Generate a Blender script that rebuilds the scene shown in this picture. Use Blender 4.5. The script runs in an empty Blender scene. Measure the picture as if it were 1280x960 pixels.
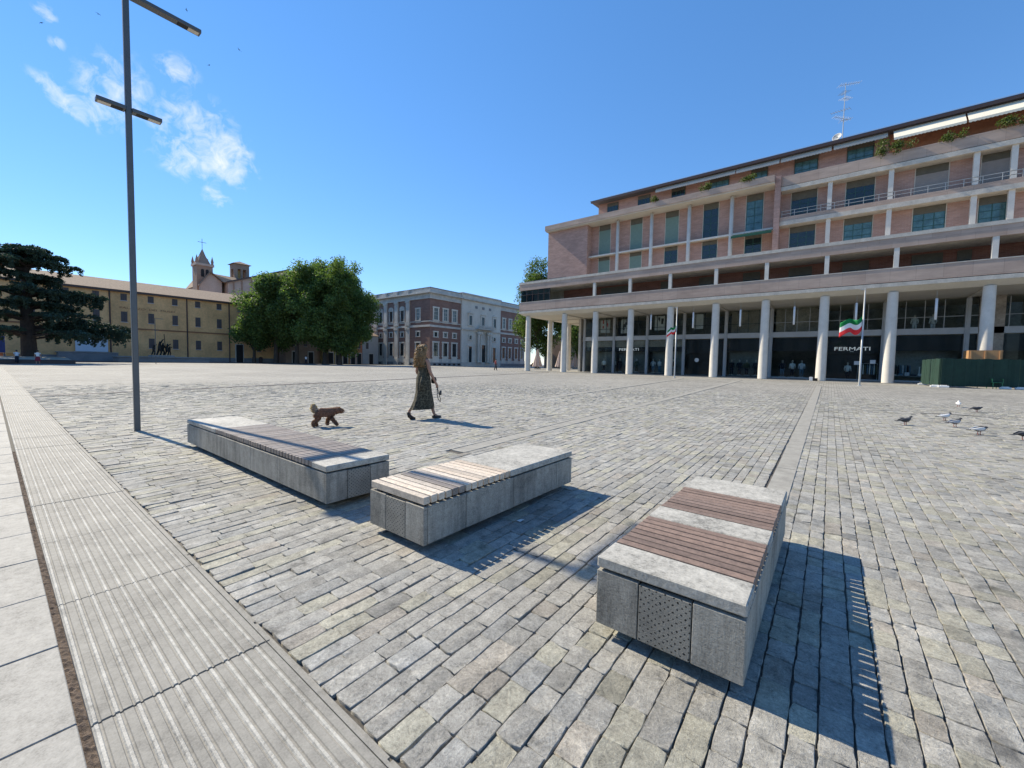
import bpy, math, random
import numpy as np
from mathutils import Vector, Matrix

rnd = random.Random(7)
R = np.random.default_rng(11)
sc = bpy.context.scene
col = sc.collection
PI = math.pi

# ------------------------------------------------------------------ camera
CAM_H = 1.348
cam = bpy.data.cameras.new("Camera")
cam.sensor_fit = 'HORIZONTAL'
cam.sensor_width = 36.0
cam.lens = 508.976 / 1280 * 36.0
cam.clip_start = 0.05
cam.clip_end = 3000
co = bpy.data.objects.new("Camera", cam)
col.objects.link(co)
pi_, ro_, ya_ = math.radians(2.97489), math.radians(1.126045), math.radians(37.885098)
fw = Vector((-math.sin(ya_) * math.cos(pi_), math.cos(ya_) * math.cos(pi_), -math.sin(pi_)))
r0 = Vector((math.cos(ya_), math.sin(ya_), 0))
u0 = r0.cross(fw)
rt = math.cos(ro_) * r0 + math.sin(ro_) * u0
up = -math.sin(ro_) * r0 + math.cos(ro_) * u0
M = Matrix((rt, up, -fw)).transposed().to_4x4()
M.translation = Vector((0, 0, CAM_H))
co.matrix_world = M
sc.camera = co

# ------------------------------------------------------------------ light
SUN_EL = math.radians(41.0)
light_dir = Vector((1, 0.085, 0)).normalized()
az = math.atan2(-light_dir.x, -light_dir.y)
world = bpy.data.worlds.new("World")
sc.world = world
world.use_nodes = True
wt = world.node_tree
for n in list(wt.nodes):
    wt.nodes.remove(n)
W = wt.nodes.new
out = W('ShaderNodeOutputWorld'); bg = W('ShaderNodeBackground'); sky = W('ShaderNodeTexSky')
sky.sky_type = 'NISHITA'; sky.sun_disc = False
sky.sun_elevation = SUN_EL; sky.sun_rotation = az
sky.altitude = 0; sky.air_density = 1.0; sky.dust_density = 0.0; sky.ozone_density = 3.0
bg.inputs['Strength'].default_value = 0.093
# thin wisps of cirrus: cloud density as a function of direction, mixed into the sky
tc = W('ShaderNodeTexCoord')
nv = W('ShaderNodeVectorMath'); nv.operation = 'NORMALIZE'
wt.links.new(tc.outputs['Generated'], nv.inputs[0])
def vdot(v, axis):
    d = W('ShaderNodeVectorMath'); d.operation = 'DOT_PRODUCT'
    wt.links.new(v, d.inputs[0]); d.inputs[1].default_value = axis
    return d.outputs['Value']
def wmath(op, a, b=None, c=None, clamp=False):
    m = W('ShaderNodeMath'); m.operation = op; m.use_clamp = clamp
    for i, x in enumerate((a, b, c)):
        if x is None: continue
        if isinstance(x, (int, float)): m.inputs[i].default_value = x
        else: wt.links.new(x, m.inputs[i])
    return m.outputs[0]
CLOUDS = []      # (centre direction, long axis direction, half length, half width, density)
def skydir(a, e):
    return Vector((-math.sin(a) * math.cos(e), math.cos(a) * math.cos(e), math.sin(e)))
def cloud_mask():
    tot = None
    for c, ax, L, Wd, dens in CLOUDS:
        ax = (ax - c * ax.dot(c)).normalized(); bx = c.cross(ax)
        a = wmath('DIVIDE', vdot(nv.outputs[0], ax), L)
        b = wmath('DIVIDE', vdot(nv.outputs[0], bx), Wd)
        r2 = wmath('ADD', wmath('MULTIPLY', a, a), wmath('MULTIPLY', b, b))
        m = wmath('MULTIPLY', wmath('SUBTRACT', 1.0, r2, clamp=True), dens)
        f = wmath('MULTIPLY', m, wmath('GREATER_THAN', vdot(nv.outputs[0], c), 0.0))
        tot = f if tot is None else wmath('MAXIMUM', tot, f)
    return tot
def cl(a0, e0, a1, e1, wd, dens):      # a wisp from one azimuth / elevation to another (degrees, azimuth from +Y towards -X)
    a = skydir(math.radians(a0), math.radians(e0)); b = skydir(math.radians(a1), math.radians(e1))
    CLOUDS.append(((a + b).normalized(), b - a, (b - a).length * 0.55, wd, dens))
cl(84.7, 25.4, 78.9, 22.9, 0.075, 0.75)
cl(79.8, 24.0, 70.6, 20.5, 0.085, 0.85)
cl(75.6, 24.0, 70.0, 19.0, 0.05, 1.2)
cl(87.4, 23.7, 82.2, 20.8, 0.022, 1.0)
cl(78.6, 20.6, 75.0, 18.9, 0.03, 0.8)
cl(75.1, 18.1, 72.2, 16.3, 0.022, 0.9)
cl(86.8, 28.5, 85.1, 27.8, 0.014, 0.8)
cl(78.8, 27.8, 74.7, 27.6, 0.03, 0.75)
cl(85.9, 26.6, 84.8, 26.0, 0.012, 0.8)
mk = cloud_mask()
mp = W('ShaderNodeMapping')
wt.links.new(nv.outputs[0], mp.inputs['Vector'])
ax = (skydir(math.radians(70.0), math.radians(19.0)) - skydir(math.radians(85.9), math.radians(25.7))).normalized()
mp.inputs['Rotation'].default_value = ax.to_track_quat('X', 'Z').inverted().to_euler()
mp.inputs['Scale'].default_value = (6.5, 42, 42)
n1 = W('ShaderNodeTexNoise'); n1.inputs['Scale'].default_value = 1.0; n1.inputs['Detail'].default_value = 8
n1.inputs['Roughness'].default_value = 0.62; n1.inputs['Distortion'].default_value = 0.5
wt.links.new(mp.outputs[0], n1.inputs['Vector'])
dn = wmath('MULTIPLY', wmath('SUBTRACT', wmath('ADD', n1.outputs['Fac'], wmath('MULTIPLY', mk, 0.26)), 0.56, clamp=True), 2.3, clamp=True)
dn = wmath('MULTIPLY', wmath('MULTIPLY', dn, wmath('MULTIPLY', mk, 1.6, clamp=True), clamp=True), 0.85)
mx = W('ShaderNodeMix'); mx.data_type = 'RGBA'
wt.links.new(dn, mx.inputs[0])
hs = W('ShaderNodeHueSaturation'); hs.inputs['Saturation'].default_value = 1.25
gm = W('ShaderNodeGamma'); gm.inputs['Gamma'].default_value = 0.72      # the phone's tone curve lifts the deep blue and holds the horizon
wt.links.new(sky.outputs[0], gm.inputs['Color']); sk = W('ShaderNodeVectorMath'); sk.operation = 'MULTIPLY'; sk.inputs[1].default_value = (1.76, 1.95, 2.28)
wt.links.new(gm.outputs[0], sk.inputs[0]); wt.links.new(sk.outputs[0], hs.inputs['Color'])
wt.links.new(hs.outputs[0], mx.inputs[6]); mx.inputs[7].default_value = (7.6, 7.9, 8.2, 1)
wt.links.new(mx.outputs[2], bg.inputs['Color']); wt.links.new(bg.outputs[0], out.inputs['Surface'])

sun = bpy.data.lights.new("Sun", 'SUN')
sun.energy = 5.0; sun.angle = math.radians(0.53); sun.color = (1.0, 0.90, 0.72)
so = bpy.data.objects.new("Sun", sun); col.objects.link(so)
sd = Vector((light_dir.x * math.cos(SUN_EL), light_dir.y * math.cos(SUN_EL), -math.sin(SUN_EL)))
so.rotation_euler = sd.to_track_quat('-Z', 'Y').to_euler()
so.location = (-40, 0, 60)

sc.view_settings.view_transform = 'Standard'
sc.view_settings.look = 'None'
sc.view_settings.exposure = 0.55
sc.view_settings.gamma = 1
sc.view_settings.use_curve_mapping = False
sc.render.engine = 'CYCLES'
sc.cycles.max_bounces = 6
sc.cycles.transparent_max_bounces = 12
sc.cycles.use_denoising = True

# ------------------------------------------------------------------ materials
def lin(r, g, b):
    f = lambda c: (c / 255 / 12.92) if c / 255 <= 0.04045 else ((c / 255 + 0.055) / 1.055) ** 2.4
    return (f(r), f(g), f(b), 1)
class NT:
    def __init__(s, name):
        s.m = bpy.data.materials.new(name); s.m.use_nodes = True
        s.t = s.m.node_tree; s.b = s.t.nodes['Principled BSDF']
    def n(s, t, **kw):
        x = s.t.nodes.new(t)
        for k, v in kw.items():
            if k in x.inputs.keys(): x.inputs[k].default_value = v
            else: setattr(x, k, v)
        return x
    def l(s, a, b): s.t.links.new(a, b)
    def coords(s, scale=(1, 1, 1), kind='Object'):
        c = s.n('ShaderNodeTexCoord'); m = s.n('ShaderNodeMapping'); m.inputs['Scale'].default_value = scale
        s.l(c.outputs[kind], m.inputs['Vector']); return m.outputs[0]
    def noise(s, vec, scale, detail=5, rough=.6):
        x = s.n('ShaderNodeTexNoise', Scale=scale, Detail=detail, Roughness=rough); s.l(vec, x.inputs['Vector']); return x.outputs['Fac']
    def ramp(s, fac, stops):
        r = s.n('ShaderNodeValToRGB'); e = r.color_ramp.elements
        while len(e) > 1: e.remove(e[0])
        e[0].position = stops[0][0]; e[0].color = stops[0][1]
        for p, c in stops[1:]:
            k = e.new(p); k.color = c
        s.l(fac, r.inputs[0]); return r.outputs[0]
    def mix(s, a, b, fac, mode='MIX'):
        x = s.n('ShaderNodeMix', data_type='RGBA', blend_type=mode)
        for i, v in ((6, a), (7, b), (0, fac)):
            if hasattr(v, 'links'): s.l(v, x.inputs[i])
            else: x.inputs[i].default_value = v
        return x.outputs[2]
    def math(s, op, a, b=0.0, clamp=False):
        x = s.n('ShaderNodeMath', operation=op, use_clamp=clamp)
        for i, v in ((0, a), (1, b)):
            if hasattr(v, 'links'): s.l(v, x.inputs[i])
            else: x.inputs[i].default_value = v
        return x.outputs[0]
    def bump(s, h, strength=.3, dist=.01):
        x = s.n('ShaderNodeBump', Strength=strength, Distance=dist); s.l(h, x.inputs['Height']); s.l(x.outputs[0], s.b.inputs['Normal'])
    def col(s, c):
        if hasattr(c, 'links'): s.l(c, s.b.inputs['Base Color'])
        else: s.b.inputs['Base Color'].default_value = c
    def set(s, **kw):
        for k, v in kw.items(): s.b.inputs[k.replace('_', ' ')].default_value = v
def g(v, a=1.0): return (v * a, v * a, v * a, 1)
def sc_(c, k): return (c[0] * k, c[1] * k, c[2] * k, 1)

def mat_simple(name, c, rough=.7, var=.18, scale=3.0, bump=.15, bd=.01, metallic=0.0, spec=.4, stretch=(1, 1, 1)):
    """one paint / stone / cloth: two scales of noise in tone and a matching bump"""
    m = NT(name); v = m.coords(stretch)
    a = m.noise(v, scale, 6); b = m.noise(v, scale * 9, 4)
    f = m.math('ADD', m.math('MULTIPLY', a, .65), m.math('MULTIPLY', b, .35))
    m.col(m.ramp(f, [(.35, sc_(c, 1 - var)), (.5, c), (.65, sc_(c, 1 + var))]))
    m.set(Roughness=rough, Metallic=metallic); m.b.inputs['Specular IOR Level'].default_value = spec
    if bump: m.bump(f, bump, bd)
    return m.m

def mat_granite(name, base, speck=.35, bump=.3, scale=170, streak=False):
    m = NT(name); v = m.coords()
    big = m.noise(v, 3.2, 6); mid = m.noise(v, 26, 5); fine = m.noise(v, scale, 3, .7)
    if streak:
        v2 = m.coords((9, 9, 60)); st = m.noise(v2, 3.0, 4); v3 = m.coords((60, 60, 9)); s2 = m.noise(v3, 3.0, 4)
        mid = m.math('ADD', m.math('MULTIPLY', mid, .3), m.math('MULTIPLY', m.math('ADD', st, s2), .5)); mid = m.math('SUBTRACT', mid, .15)
    f = m.math('ADD', m.math('MULTIPLY', big, .3), m.math('ADD', m.math('MULTIPLY', mid, .35), m.math('MULTIPLY', fine, .35)))
    m.col(m.ramp(f, [(.38, sc_(base, 1 - speck)), (.48, base), (.57, sc_(base, 1 + speck * .6)), (.64, sc_(base, 1 + speck))]))
    if streak:      # run-off streaks down the faces
        dr = m.math('ADD', m.math('MULTIPLY', m.noise(m.coords((15, 15, 1.3)), 1.0, 4), .6), m.math('MULTIPLY', m.noise(v, 2.5, 4), .4))
        m.col(m.mix(m.b.inputs['Base Color'].links[0].from_socket, m.ramp(dr, [(.38, g(.68)), (.5, g(1.0)), (.62, g(1.18))]), 1.0, 'MULTIPLY'))
    m.set(Roughness=.78); m.bump(f, bump, .012)
    return m.m

def mat_perforated(name, base):
    m = NT(name); v = m.coords()
    big = m.noise(v, 6, 6); fine = m.noise(v, 150, 3)
    f = m.math('ADD', m.math('MULTIPLY', big, .55), m.math('MULTIPLY', fine, .45))
    c = m.ramp(f, [(.32, sc_(base, .6)), (.5, base), (.7, sc_(base, 1.4))])
    # staggered drill holes over the panel's face, from its own x / z coordinates
    tcn = m.n('ShaderNodeTexCoord'); sx = m.n('ShaderNodeSeparateXYZ'); m.l(tcn.outputs['Object'], sx.inputs[0])
    h = m.math('ADD', sx.outputs[0], sx.outputs[1])
    jn = m.n('ShaderNodeTexNoise', Scale=23.0, Detail=2.0); m.l(tcn.outputs['Object'], jn.inputs['Vector']); js = m.n('ShaderNodeSeparateXYZ'); m.l(jn.outputs['Color'], js.inputs[0])
    h = m.math('ADD', h, m.math('MULTIPLY', m.math('SUBTRACT', js.outputs[0], .5), .022)); zz = m.math('ADD', sx.outputs[2], m.math('MULTIPLY', m.math('SUBTRACT', js.outputs[1], .5), .022))
    def dots(o):
        a = m.math('SUBTRACT', m.math('FRACT', m.math('ADD', m.math('MULTIPLY', h, 1 / .036), o + 40)), .5)
        b = m.math('SUBTRACT', m.math('FRACT', m.math('ADD', m.math('MULTIPLY', zz, 1 / .031), o + 40)), .5)
        r = m.math('SQRT', m.math('ADD', m.math('MULTIPLY', a, a), m.math('MULTIPLY', b, b)))
        return m.math('LESS_THAN', r, .12)
    d = m.math('MAXIMUM', dots(0), dots(.5))
    m.col(m.mix(c, g(.012), d)); m.set(Roughness=.85)
    m.bump(m.math('SUBTRACT', f, m.math('MULTIPLY', d, 1.5)), .5, .012)
    return m.m

def mat_wood(name, base):
    m = NT(name); v = m.coords((2.0, 2.0, 30)); v2 = m.coords((1, 1, 1))
    oi = m.n('ShaderNodeObjectInfo'); at = m.n('ShaderNodeAttribute', attribute_name='tone')
    gr = m.n('ShaderNodeTexNoise', Scale=4.0, Detail=6); m.l(m.coords((5, 5, 5)), gr.inputs['Vector'])
    gv = m.n('ShaderNodeTexNoise', Scale=70.0, Detail=3); m.l(v2, gv.inputs['Vector'])
    f = m.math('ADD', m.math('MULTIPLY', gr.outputs['Fac'], .5), m.math('MULTIPLY', gv.outputs['Fac'], .5))
    c = m.ramp(f, [(.3, sc_(base, .65)), (.5, base), (.7, sc_(base, 1.3))])
    m.col(m.mix(c, at.outputs['Color'], 1.0, 'MULTIPLY')); m.set(Roughness=.6); m.bump(f, .25, .004)
    return m.m

def mat_brick(name, c1, c2, mortar, bw=.5, bh=.09, axis='XZ', rough=.85, var=.25, ms=.006):
    m = NT(name); tcn = m.n('ShaderNodeTexCoord'); sx = m.n('ShaderNodeSeparateXYZ'); m.l(tcn.outputs['Object'], sx.inputs[0])
    cb = m.n('ShaderNodeCombineXYZ')
    m.l(m.math('ADD', sx.outputs[0], sx.outputs[1]), cb.inputs[0]); m.l(sx.outputs[2], cb.inputs[1])
    b = m.n('ShaderNodeTexBrick'); m.l(cb.outputs[0], b.inputs['Vector'])
    b.inputs['Scale'].default_value = 1; b.inputs['Brick Width'].default_value = bw; b.inputs['Row Height'].default_value = bh
    b.inputs['Mortar Size'].default_value = ms; b.inputs['Color1'].default_value = c1; b.inputs['Color2'].default_value = c2; b.inputs['Mortar'].default_value = mortar
    v = m.coords((.35, .35, 1.6)); a = m.noise(v, 1.4, 7); d = m.noise(m.coords(), .25, 4)
    f = m.math('ADD', m.math('MULTIPLY', a, .6), m.math('MULTIPLY', d, .4))
    t = m.ramp(f, [(.3, g(1 - var)), (.5, g(1.0)), (.7, g(1 + var))])
    m.col(m.mix(b.outputs['Color'], t, 1.0, 'MULTIPLY')); m.set(Roughness=rough); m.bump(f, .2, .02)
    return m.m

def mat_glass(name, tint, rough=.03, transp=.6):
    m = NT(name); t = m.t
    t.nodes.remove(m.b); o = [n for n in t.nodes if n.type == 'OUTPUT_MATERIAL'][0]
    tr = m.n('ShaderNodeBsdfTransparent', Color=tint); gl = m.n('ShaderNodeBsdfGlossy', Roughness=rough)
    gl.inputs['Color'].default_value = (.28, .29, .31, 1)
    fr = m.n('ShaderNodeFresnel', IOR=1.22)
    mx = m.n('ShaderNodeMixShader'); m.l(m.math('ADD', fr.outputs[0], .015), mx.inputs[0]); m.l(tr.outputs[0], mx.inputs[1]); m.l(gl.outputs[0], mx.inputs[2])
    m.l(mx.outputs[0], o.inputs['Surface'])
    return m.m

def mat_leaf(name, c, trans=.35, rough=.55):
    m = NT(name); at = m.n('ShaderNodeAttribute', attribute_name='tone')
    cc = m.mix(c, at.outputs['Color'], 1.0, 'MULTIPLY')
    m.col(cc); m.set(Roughness=rough); m.b.inputs['Specular IOR Level'].default_value = .35
    t = m.t; o = [n for n in t.nodes if n.type == 'OUTPUT_MATERIAL'][0]
    tl = m.n('ShaderNodeBsdfTranslucent'); m.l(m.mix(cc, (1.1, 1.25, .6, 1), 1.0, 'MULTIPLY'), tl.inputs['Color'])
    mx = m.n('ShaderNodeMixShader', Fac=trans); m.l(m.b.outputs[0], mx.inputs[1]); m.l(tl.outputs[0], mx.inputs[2]); m.l(mx.outputs[0], o.inputs['Surface'])
    return m.m

def mat_emit(name, c, s):
    m = NT(name); m.col(c); m.b.inputs['Emission Color'].default_value = c; m.b.inputs['Emission Strength'].default_value = s
    return m.m

FAN, FY = .016, 2.0          # the rows of setts fan out slightly away from the viewer's end
def mat_setts():
    """one stone of the paving: own tone per stone (attribute) and a cleft surface"""
    m = NT('granite_setts'); v = m.coords(); at = m.n('ShaderNodeAttribute', attribute_name='tone')
    a = m.noise(v, 14, 6, .65); b = m.noise(v, 75, 6, .7); c = m.noise(v, 260, 3, .7)
    f = m.math('ADD', m.math('MULTIPLY', a, .3), m.math('ADD', m.math('MULTIPLY', b, .4), m.math('MULTIPLY', c, .3)))
    t = m.ramp(f, [(.38, g(.42)), (.46, g(.84)), (.53, g(1.08)), (.62, g(1.6))])
    cc = m.mix(at.outputs['Color'], t, 1.0, 'MULTIPLY')
    big = m.noise(v, .5, 5)
    cc = m.mix(cc, m.ramp(big, [(.3, g(.82)), (.5, g(1)), (.7, g(1.12))]), 1.0, 'MULTIPLY')
    cc = m.mix(cc, m.ramp(m.math('ADD', m.math('MULTIPLY', m.noise(v, 1.9, 6, .7), .6), m.math('MULTIPLY', m.noise(v, 7, 3), .4)), [(.36, g(.62)), (.44, g(.96)), (.56, g(1.02)), (.66, g(1.14))]), 1.0, 'MULTIPLY')     # worn and grimy patches
    tcn = m.n('ShaderNodeTexCoord'); sx = m.n('ShaderNodeSeparateXYZ'); m.l(tcn.outputs['Object'], sx.inputs[0])
    # dark curved patches near the pigeons and by the right edge
    def dark_patch(x0, y0, rx, ry, bend, r1):
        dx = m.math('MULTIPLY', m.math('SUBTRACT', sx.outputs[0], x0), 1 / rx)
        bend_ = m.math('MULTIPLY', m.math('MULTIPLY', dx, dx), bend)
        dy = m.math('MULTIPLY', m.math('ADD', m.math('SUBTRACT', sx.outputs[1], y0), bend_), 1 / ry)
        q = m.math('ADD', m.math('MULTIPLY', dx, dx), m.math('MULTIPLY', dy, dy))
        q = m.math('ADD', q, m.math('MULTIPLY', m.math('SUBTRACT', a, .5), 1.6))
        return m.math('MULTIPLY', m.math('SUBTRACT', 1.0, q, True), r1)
    s = m.math('MAXIMUM', dark_patch(3.2, 18.6, 1.3, .35, 1.2, .75), dark_patch(1.25, 3.2, .10, .5, 0, .7))
    s = m.math('MAXIMUM', s, dark_patch(.55, 2.2, .07, .12, 0, .6))
    s = m.math('MAXIMUM', s, dark_patch(.28, 14.5, .4, .2, 0, .6))
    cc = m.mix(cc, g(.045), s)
    m.col(cc); m.set(Roughness=.8); m.b.inputs['Specular IOR Level'].default_value = .35
    m.bump(f, .8, .02)
    return m.m
def mat_paving_base():
    """bed and joints under the near setts; rows of setts further off"""
    m = NT('paving'); tcn = m.n('ShaderNodeTexCoord'); sx = m.n('ShaderNodeSeparateXYZ'); m.l(tcn.outputs['Object'], sx.inputs[0])
    x, y = sx.outputs[0], sx.outputs[1]
    den = m.math('ADD', 1.0, m.math('MULTIPLY', m.math('SUBTRACT', m.math('MINIMUM', y, 60.0), FY), FAN))
    u = m.math('DIVIDE', x, den); cb = m.n('ShaderNodeCombineXYZ'); m.l(y, cb.inputs[0]); m.l(u, cb.inputs[1])
    br = m.n('ShaderNodeTexBrick'); m.l(cb.outputs[0], br.inputs['Vector'])
    br.inputs['Scale'].default_value = 1; br.inputs['Brick Width'].default_value = .24; br.inputs['Row Height'].default_value = .1
    br.inputs['Mortar Size'].default_value = .007; br.inputs['Mortar Smooth'].default_value = .2
    br.inputs['Color1'].default_value = (.335, .318, .278, 1); br.inputs['Color2'].default_value = (.235, .224, .197, 1); br.inputs['Mortar'].default_value = (.15, .142, .125, 1)
    v = m.coords((1, 1, 1)); n1 = m.noise(v, .11, 6); n2 = m.noise(m.coords((2.2, .5, 1)), 1.2, 5); n3 = m.noise(v, 9, 4)
    f = m.math('ADD', m.math('MULTIPLY', n1, .35), m.math('ADD', m.math('MULTIPLY', n2, .35), m.math('MULTIPLY', n3, .3)))
    far = m.mix(br.outputs['Color'], m.ramp(f, [(.38, g(.62)), (.5, g(.95)), (.62, g(1.28))]), 1.0, 'MULTIPLY')
    sand = m.ramp(m.noise(v, 40, 4), [(.35, (.045, .04, .034, 1)), (.6, (.11, .1, .085, 1))])
    pale = m.ramp(m.noise(v, 60, 4), [(.35, (.2, .19, .165, 1)), (.6, (.36, .345, .3, 1))])
    ap = m.math('MULTIPLY', m.math('ADD', m.math('ADD', m.math('MULTIPLY', x, .6), m.math('MULTIPLY', y, .11)), m.math('SUBTRACT', m.noise(v, .8, 3), .85)), 2.2, True)
    sand = m.mix(sand, pale, ap)
    d = m.math('SQRT', m.math('ADD', m.math('MULTIPLY', x, x), m.math('MULTIPLY', y, y)))
    near = m.math('LESS_THAN', d, 14.5)
    m.col(m.mix(far, sand, near)); m.set(Roughness=.85); m.bump(m.math('ADD', br.outputs['Fac'], m.math('MULTIPLY', n3, -1.0)), -.35, .02)
    return m.m

MT = {}
def mk_mats():
    A = lambda k, *a, **kw: MT.__setitem__(k, mat_simple(k, *a, **kw))
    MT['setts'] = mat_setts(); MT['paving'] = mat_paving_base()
    MT['slab'] = mat_granite('pale_granite_slab', (.29, .278, .25, 1), .36, .22, 120)
    MT['tactile'] = mat_granite('ribbed_granite', (.235, .224, .197, 1), .32, .3, 140)
    MT['rib'] = mat_granite('hammered_granite', (.37, .355, .315, 1), .5, .6, 120)
    MT['bench_slab'] = mat_granite('flamed_granite', (.36, .345, .305, 1), .5, .35, 80)
    MT['bench_body'] = mat_granite('weathered_granite', (.27, .253, .215, 1), .6, .4, 110, True)
    MT['bench_dots'] = mat_perforated('drilled_granite', (.25, .235, .2, 1))
    MT['wood_brown'] = mat_wood('hardwood_slats', (.205, .145, .115, 1)); MT['wood_glare'] = mat_wood('glare_slats', (.56, .47, .37, 1)); MT['wood_grey'] = mat_wood('grey_slats', (.235, .195, .165, 1))  # middle bench: sun glare on the slats is put into the pale colour
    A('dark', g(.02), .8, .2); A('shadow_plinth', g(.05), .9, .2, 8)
    A('lamp', (.11, .114, .118, 1), .45, .1, 2, .05, .002, .4); A('lens', (.55, .5, .42, 1), .3, .1, 30)
    A('dirt', (.15, .115, .09, 1), 1, .45, 30, .8, .03); A('strip', (.30, .285, .248, 1), .75, .2, 5, .2)
    A('white_col', (.64, .60, .53, 1), .7, .1, 1.5, .1, .02); A('pale_stone', (.52, .475, .405, 1), .75, .22, 1.2, .2, .03)
    A('soffit', (.6, .55, .46, 1), .85, .08, .5); A('frame_grey', (.4, .41, .41, 1), .5, .08, 2, .05); A('spandrel', (.45, .46, .46, 1), .5, .08, 1.5, .05)
    A('frame_dark', (.03, .045, .05, 1), .4, .15, 2, 0); A('shutter_green', (.17, .25, .21, 1), .6, .08, 3, .1, .02); A('shutter_dark', (.03, .09, .075, 1), .5, .15, 2, 0)
    A('box_olive', (.115, .105, .08, 1), .7, .15, 2); A('shutter_grey', (.3, .265, .24, 1), .7, .08, 2)
    A('interior', (.2, .21, .195, 1), .8, .4, .5); A('interior_warm', (.34, .29, .235, 1), .8, .4, .7); A('shop_black', (.008, .009, .014, 1), .35, .2, 1, 0)
    A('white', (.75, .75, .73, 1), .5, .05); A('cream', (.78, .72, .58, 1), .8, .05, 2); A('awn_grey', (.5, .47, .41, 1), .8, .07, 2); A('awn_green', (.012, .075, .05, 1), .8, .1, 2)
    A('roof_metal', (.09, .1, .11, 1), .5, .1, .5); A('railing', (.42, .42, .4, 1), .5, .05, 3, 0)
    MT['brick'] = mat_brick('pink_brick', (.46, .28, .225, 1), (.38, .225, .18, 1), (.45, .34, .28, 1), .5, .16, ms=.012, var=.22)
    MT['brick_par'] = mat_brick('pink_stone_cladding', (.46, .35, .28, 1), (.42, .31, .245, 1), (.28, .21, .17, 1), 1.9, 1.3, ms=.01, var=.25)
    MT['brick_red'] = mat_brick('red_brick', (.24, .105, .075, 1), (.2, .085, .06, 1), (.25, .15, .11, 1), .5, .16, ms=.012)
    MT['pal_brick'] = mat_brick('brown_brick', (.27, .155, .12, 1), (.23, .13, .1, 1), (.22, .15, .12, 1), .6, .2, ms=.012)
    A('pal_stone', (.54, .51, .455, 1), .8, .2, .5, .2, .05); A('pal_white', (.64, .60, .52, 1), .8, .14, .35, .2, .05)
    A('ochre', (.74, .43, .195, 1), .9, .24, .3, .15, .03, 0, .2); A('ochre_dark', (.3, .15, .075, 1), .9, .15, .5); A('roof_tile', (.24, .17, .12, 1), .9, .3, 1.2, .4, .08, stretch=(1, 4, 1))
    A('shut_brown', (.105, .085, .08, 1), .7, .15, 3); A('pipe', (.07, .045, .04, 1), .5, .1); A('plinth', (.23, .235, .24, 1), .9, .15, .6)
    A('church_brick', (.33, .225, .165, 1), .9, .2, .4, .2, .05); A('church_plaster', (.46, .37, .31, 1), .9, .15, .3); A('belfry_gold', (.7, .5, .2, 1), .8, .1)
    A('bronze', (.02, .022, .022, 1), .5, .3, 4, .3, .05, .5); A('basin', (.3, .29, .27, 1), .8, .2, 1)
    A('asphalt', (.07, .072, .078, 1), .9, .25, .6); A('soil', (.42, .38, .31, 1), 1, .2, 2)
    A('green_mesh', (.012, .04, .028, 1), .8, .2, 1.5, .15, .02); A('green_mesh_lit', (.1, .15, .09, 1), .8, .15, 1.5); A('plywood', (.42, .24, .11, 1), .8, .12, 2); A('green_plastic', (.03, .16, .07, 1), .4, .1, 3, 0)
    A('hair', (.26, .16, .075, 1), .5, .4, 30, .5, .01); A('skin', (.36, .2, .14, 1), .55, .08, 10, .1, .003); A('shoe', (.03, .025, .022, 1), .6, .2)
    m = NT('patterned_dress'); v = m.coords(); a = m.noise(v, 26, 4); m.col(m.ramp(a, [(.42, (.022, .021, .013, 1)), (.5, (.045, .041, .025, 1)), (.58, (.10, .088, .058, 1))])); m.set(Roughness=.9); MT['dress'] = m.m
    A('fur', (.2, .1, .065, 1), .9, .35, 22, .8, .02, 0, .15); A('fur_pale', (.42, .32, .25, 1), .9, .3, 25, .8, .02, 0, .15); A('leash', (.05, .05, .055, 1), .6, .2)
    A('pig_dark', (.05, .052, .058, 1), .6, .3, 25, .2, .005); A('pig_pale', (.42, .43, .46, 1), .6, .2, 20); A('pig_white', (.75, .74, .71, 1), .7, .1, 20); A('pig_leg', (.35, .08, .06, 1), .7, .1)
    A('flag_green', (.0, .19, .045, 1), .8, .06, 2); A('flag_white', (.8, .8, .78, 1), .8, .05, 2); A('flag_red', (.72, .035, .04, 1), .8, .06, 2); A('pole_metal', (.45, .46, .45, 1), .4, .08, 2, 0, .01, .3)
    A('umb', (.55, .43, .36, 1), .9, .15, 2, .3, .05); A('bark', (.085, .065, .05, 1), .95, .3, 2, .6, .08); A('bark_dark', (.045, .035, .03, 1), .95, .3, 2, .6, .08)
    A('blue_cloth', (.02, .06, .28, 1), .7, .2, 1); A('orange_box', (.5, .14, .05, 1), .7, .2, 1); A('shirt_pale', (.62, .66, .70, 1), .8, .15, 4); A('suit', (.02, .022, .035, 1), .8, .2, 4); A('denim', (.12, .2, .27, 1), .8, .15, 4); A('mann', (.5, .46, .41, 1), .5, .08)
    A('red_skirt', (.2, .02, .035, 1), .8, .15); A('terracotta_wall', (.35, .16, .09, 1), .9, .2, .5); A('house_yellow', (.5, .34, .15, 1), .9, .15, .4); A('house_orange', (.5, .2, .1, 1), .9, .15, .4); A('house_pale', (.42, .43, .42, 1), .9, .15, .4)
    A('poster', (.58, .57, .56, 1), .6, .12, .7); A('poster_red', (.5, .1, .09, 1), .6, .2, 1); A('poster_dark', (.06, .06, .07, 1), .6, .2, 1); A('camo', (.09, .095, .05, 1), .8, .5, 12); A('car', (.03, .032, .038, 1), .3, .1, 1, 0); A('screen', (.55, .62, .68, 1), .7, .05, .5)
    MT['glass'] = mat_glass('shop_glass', (.9, .94, .93, 1)); MT['glass_up'] = mat_glass('window_glass', (.45, .55, .58, 1))
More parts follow.
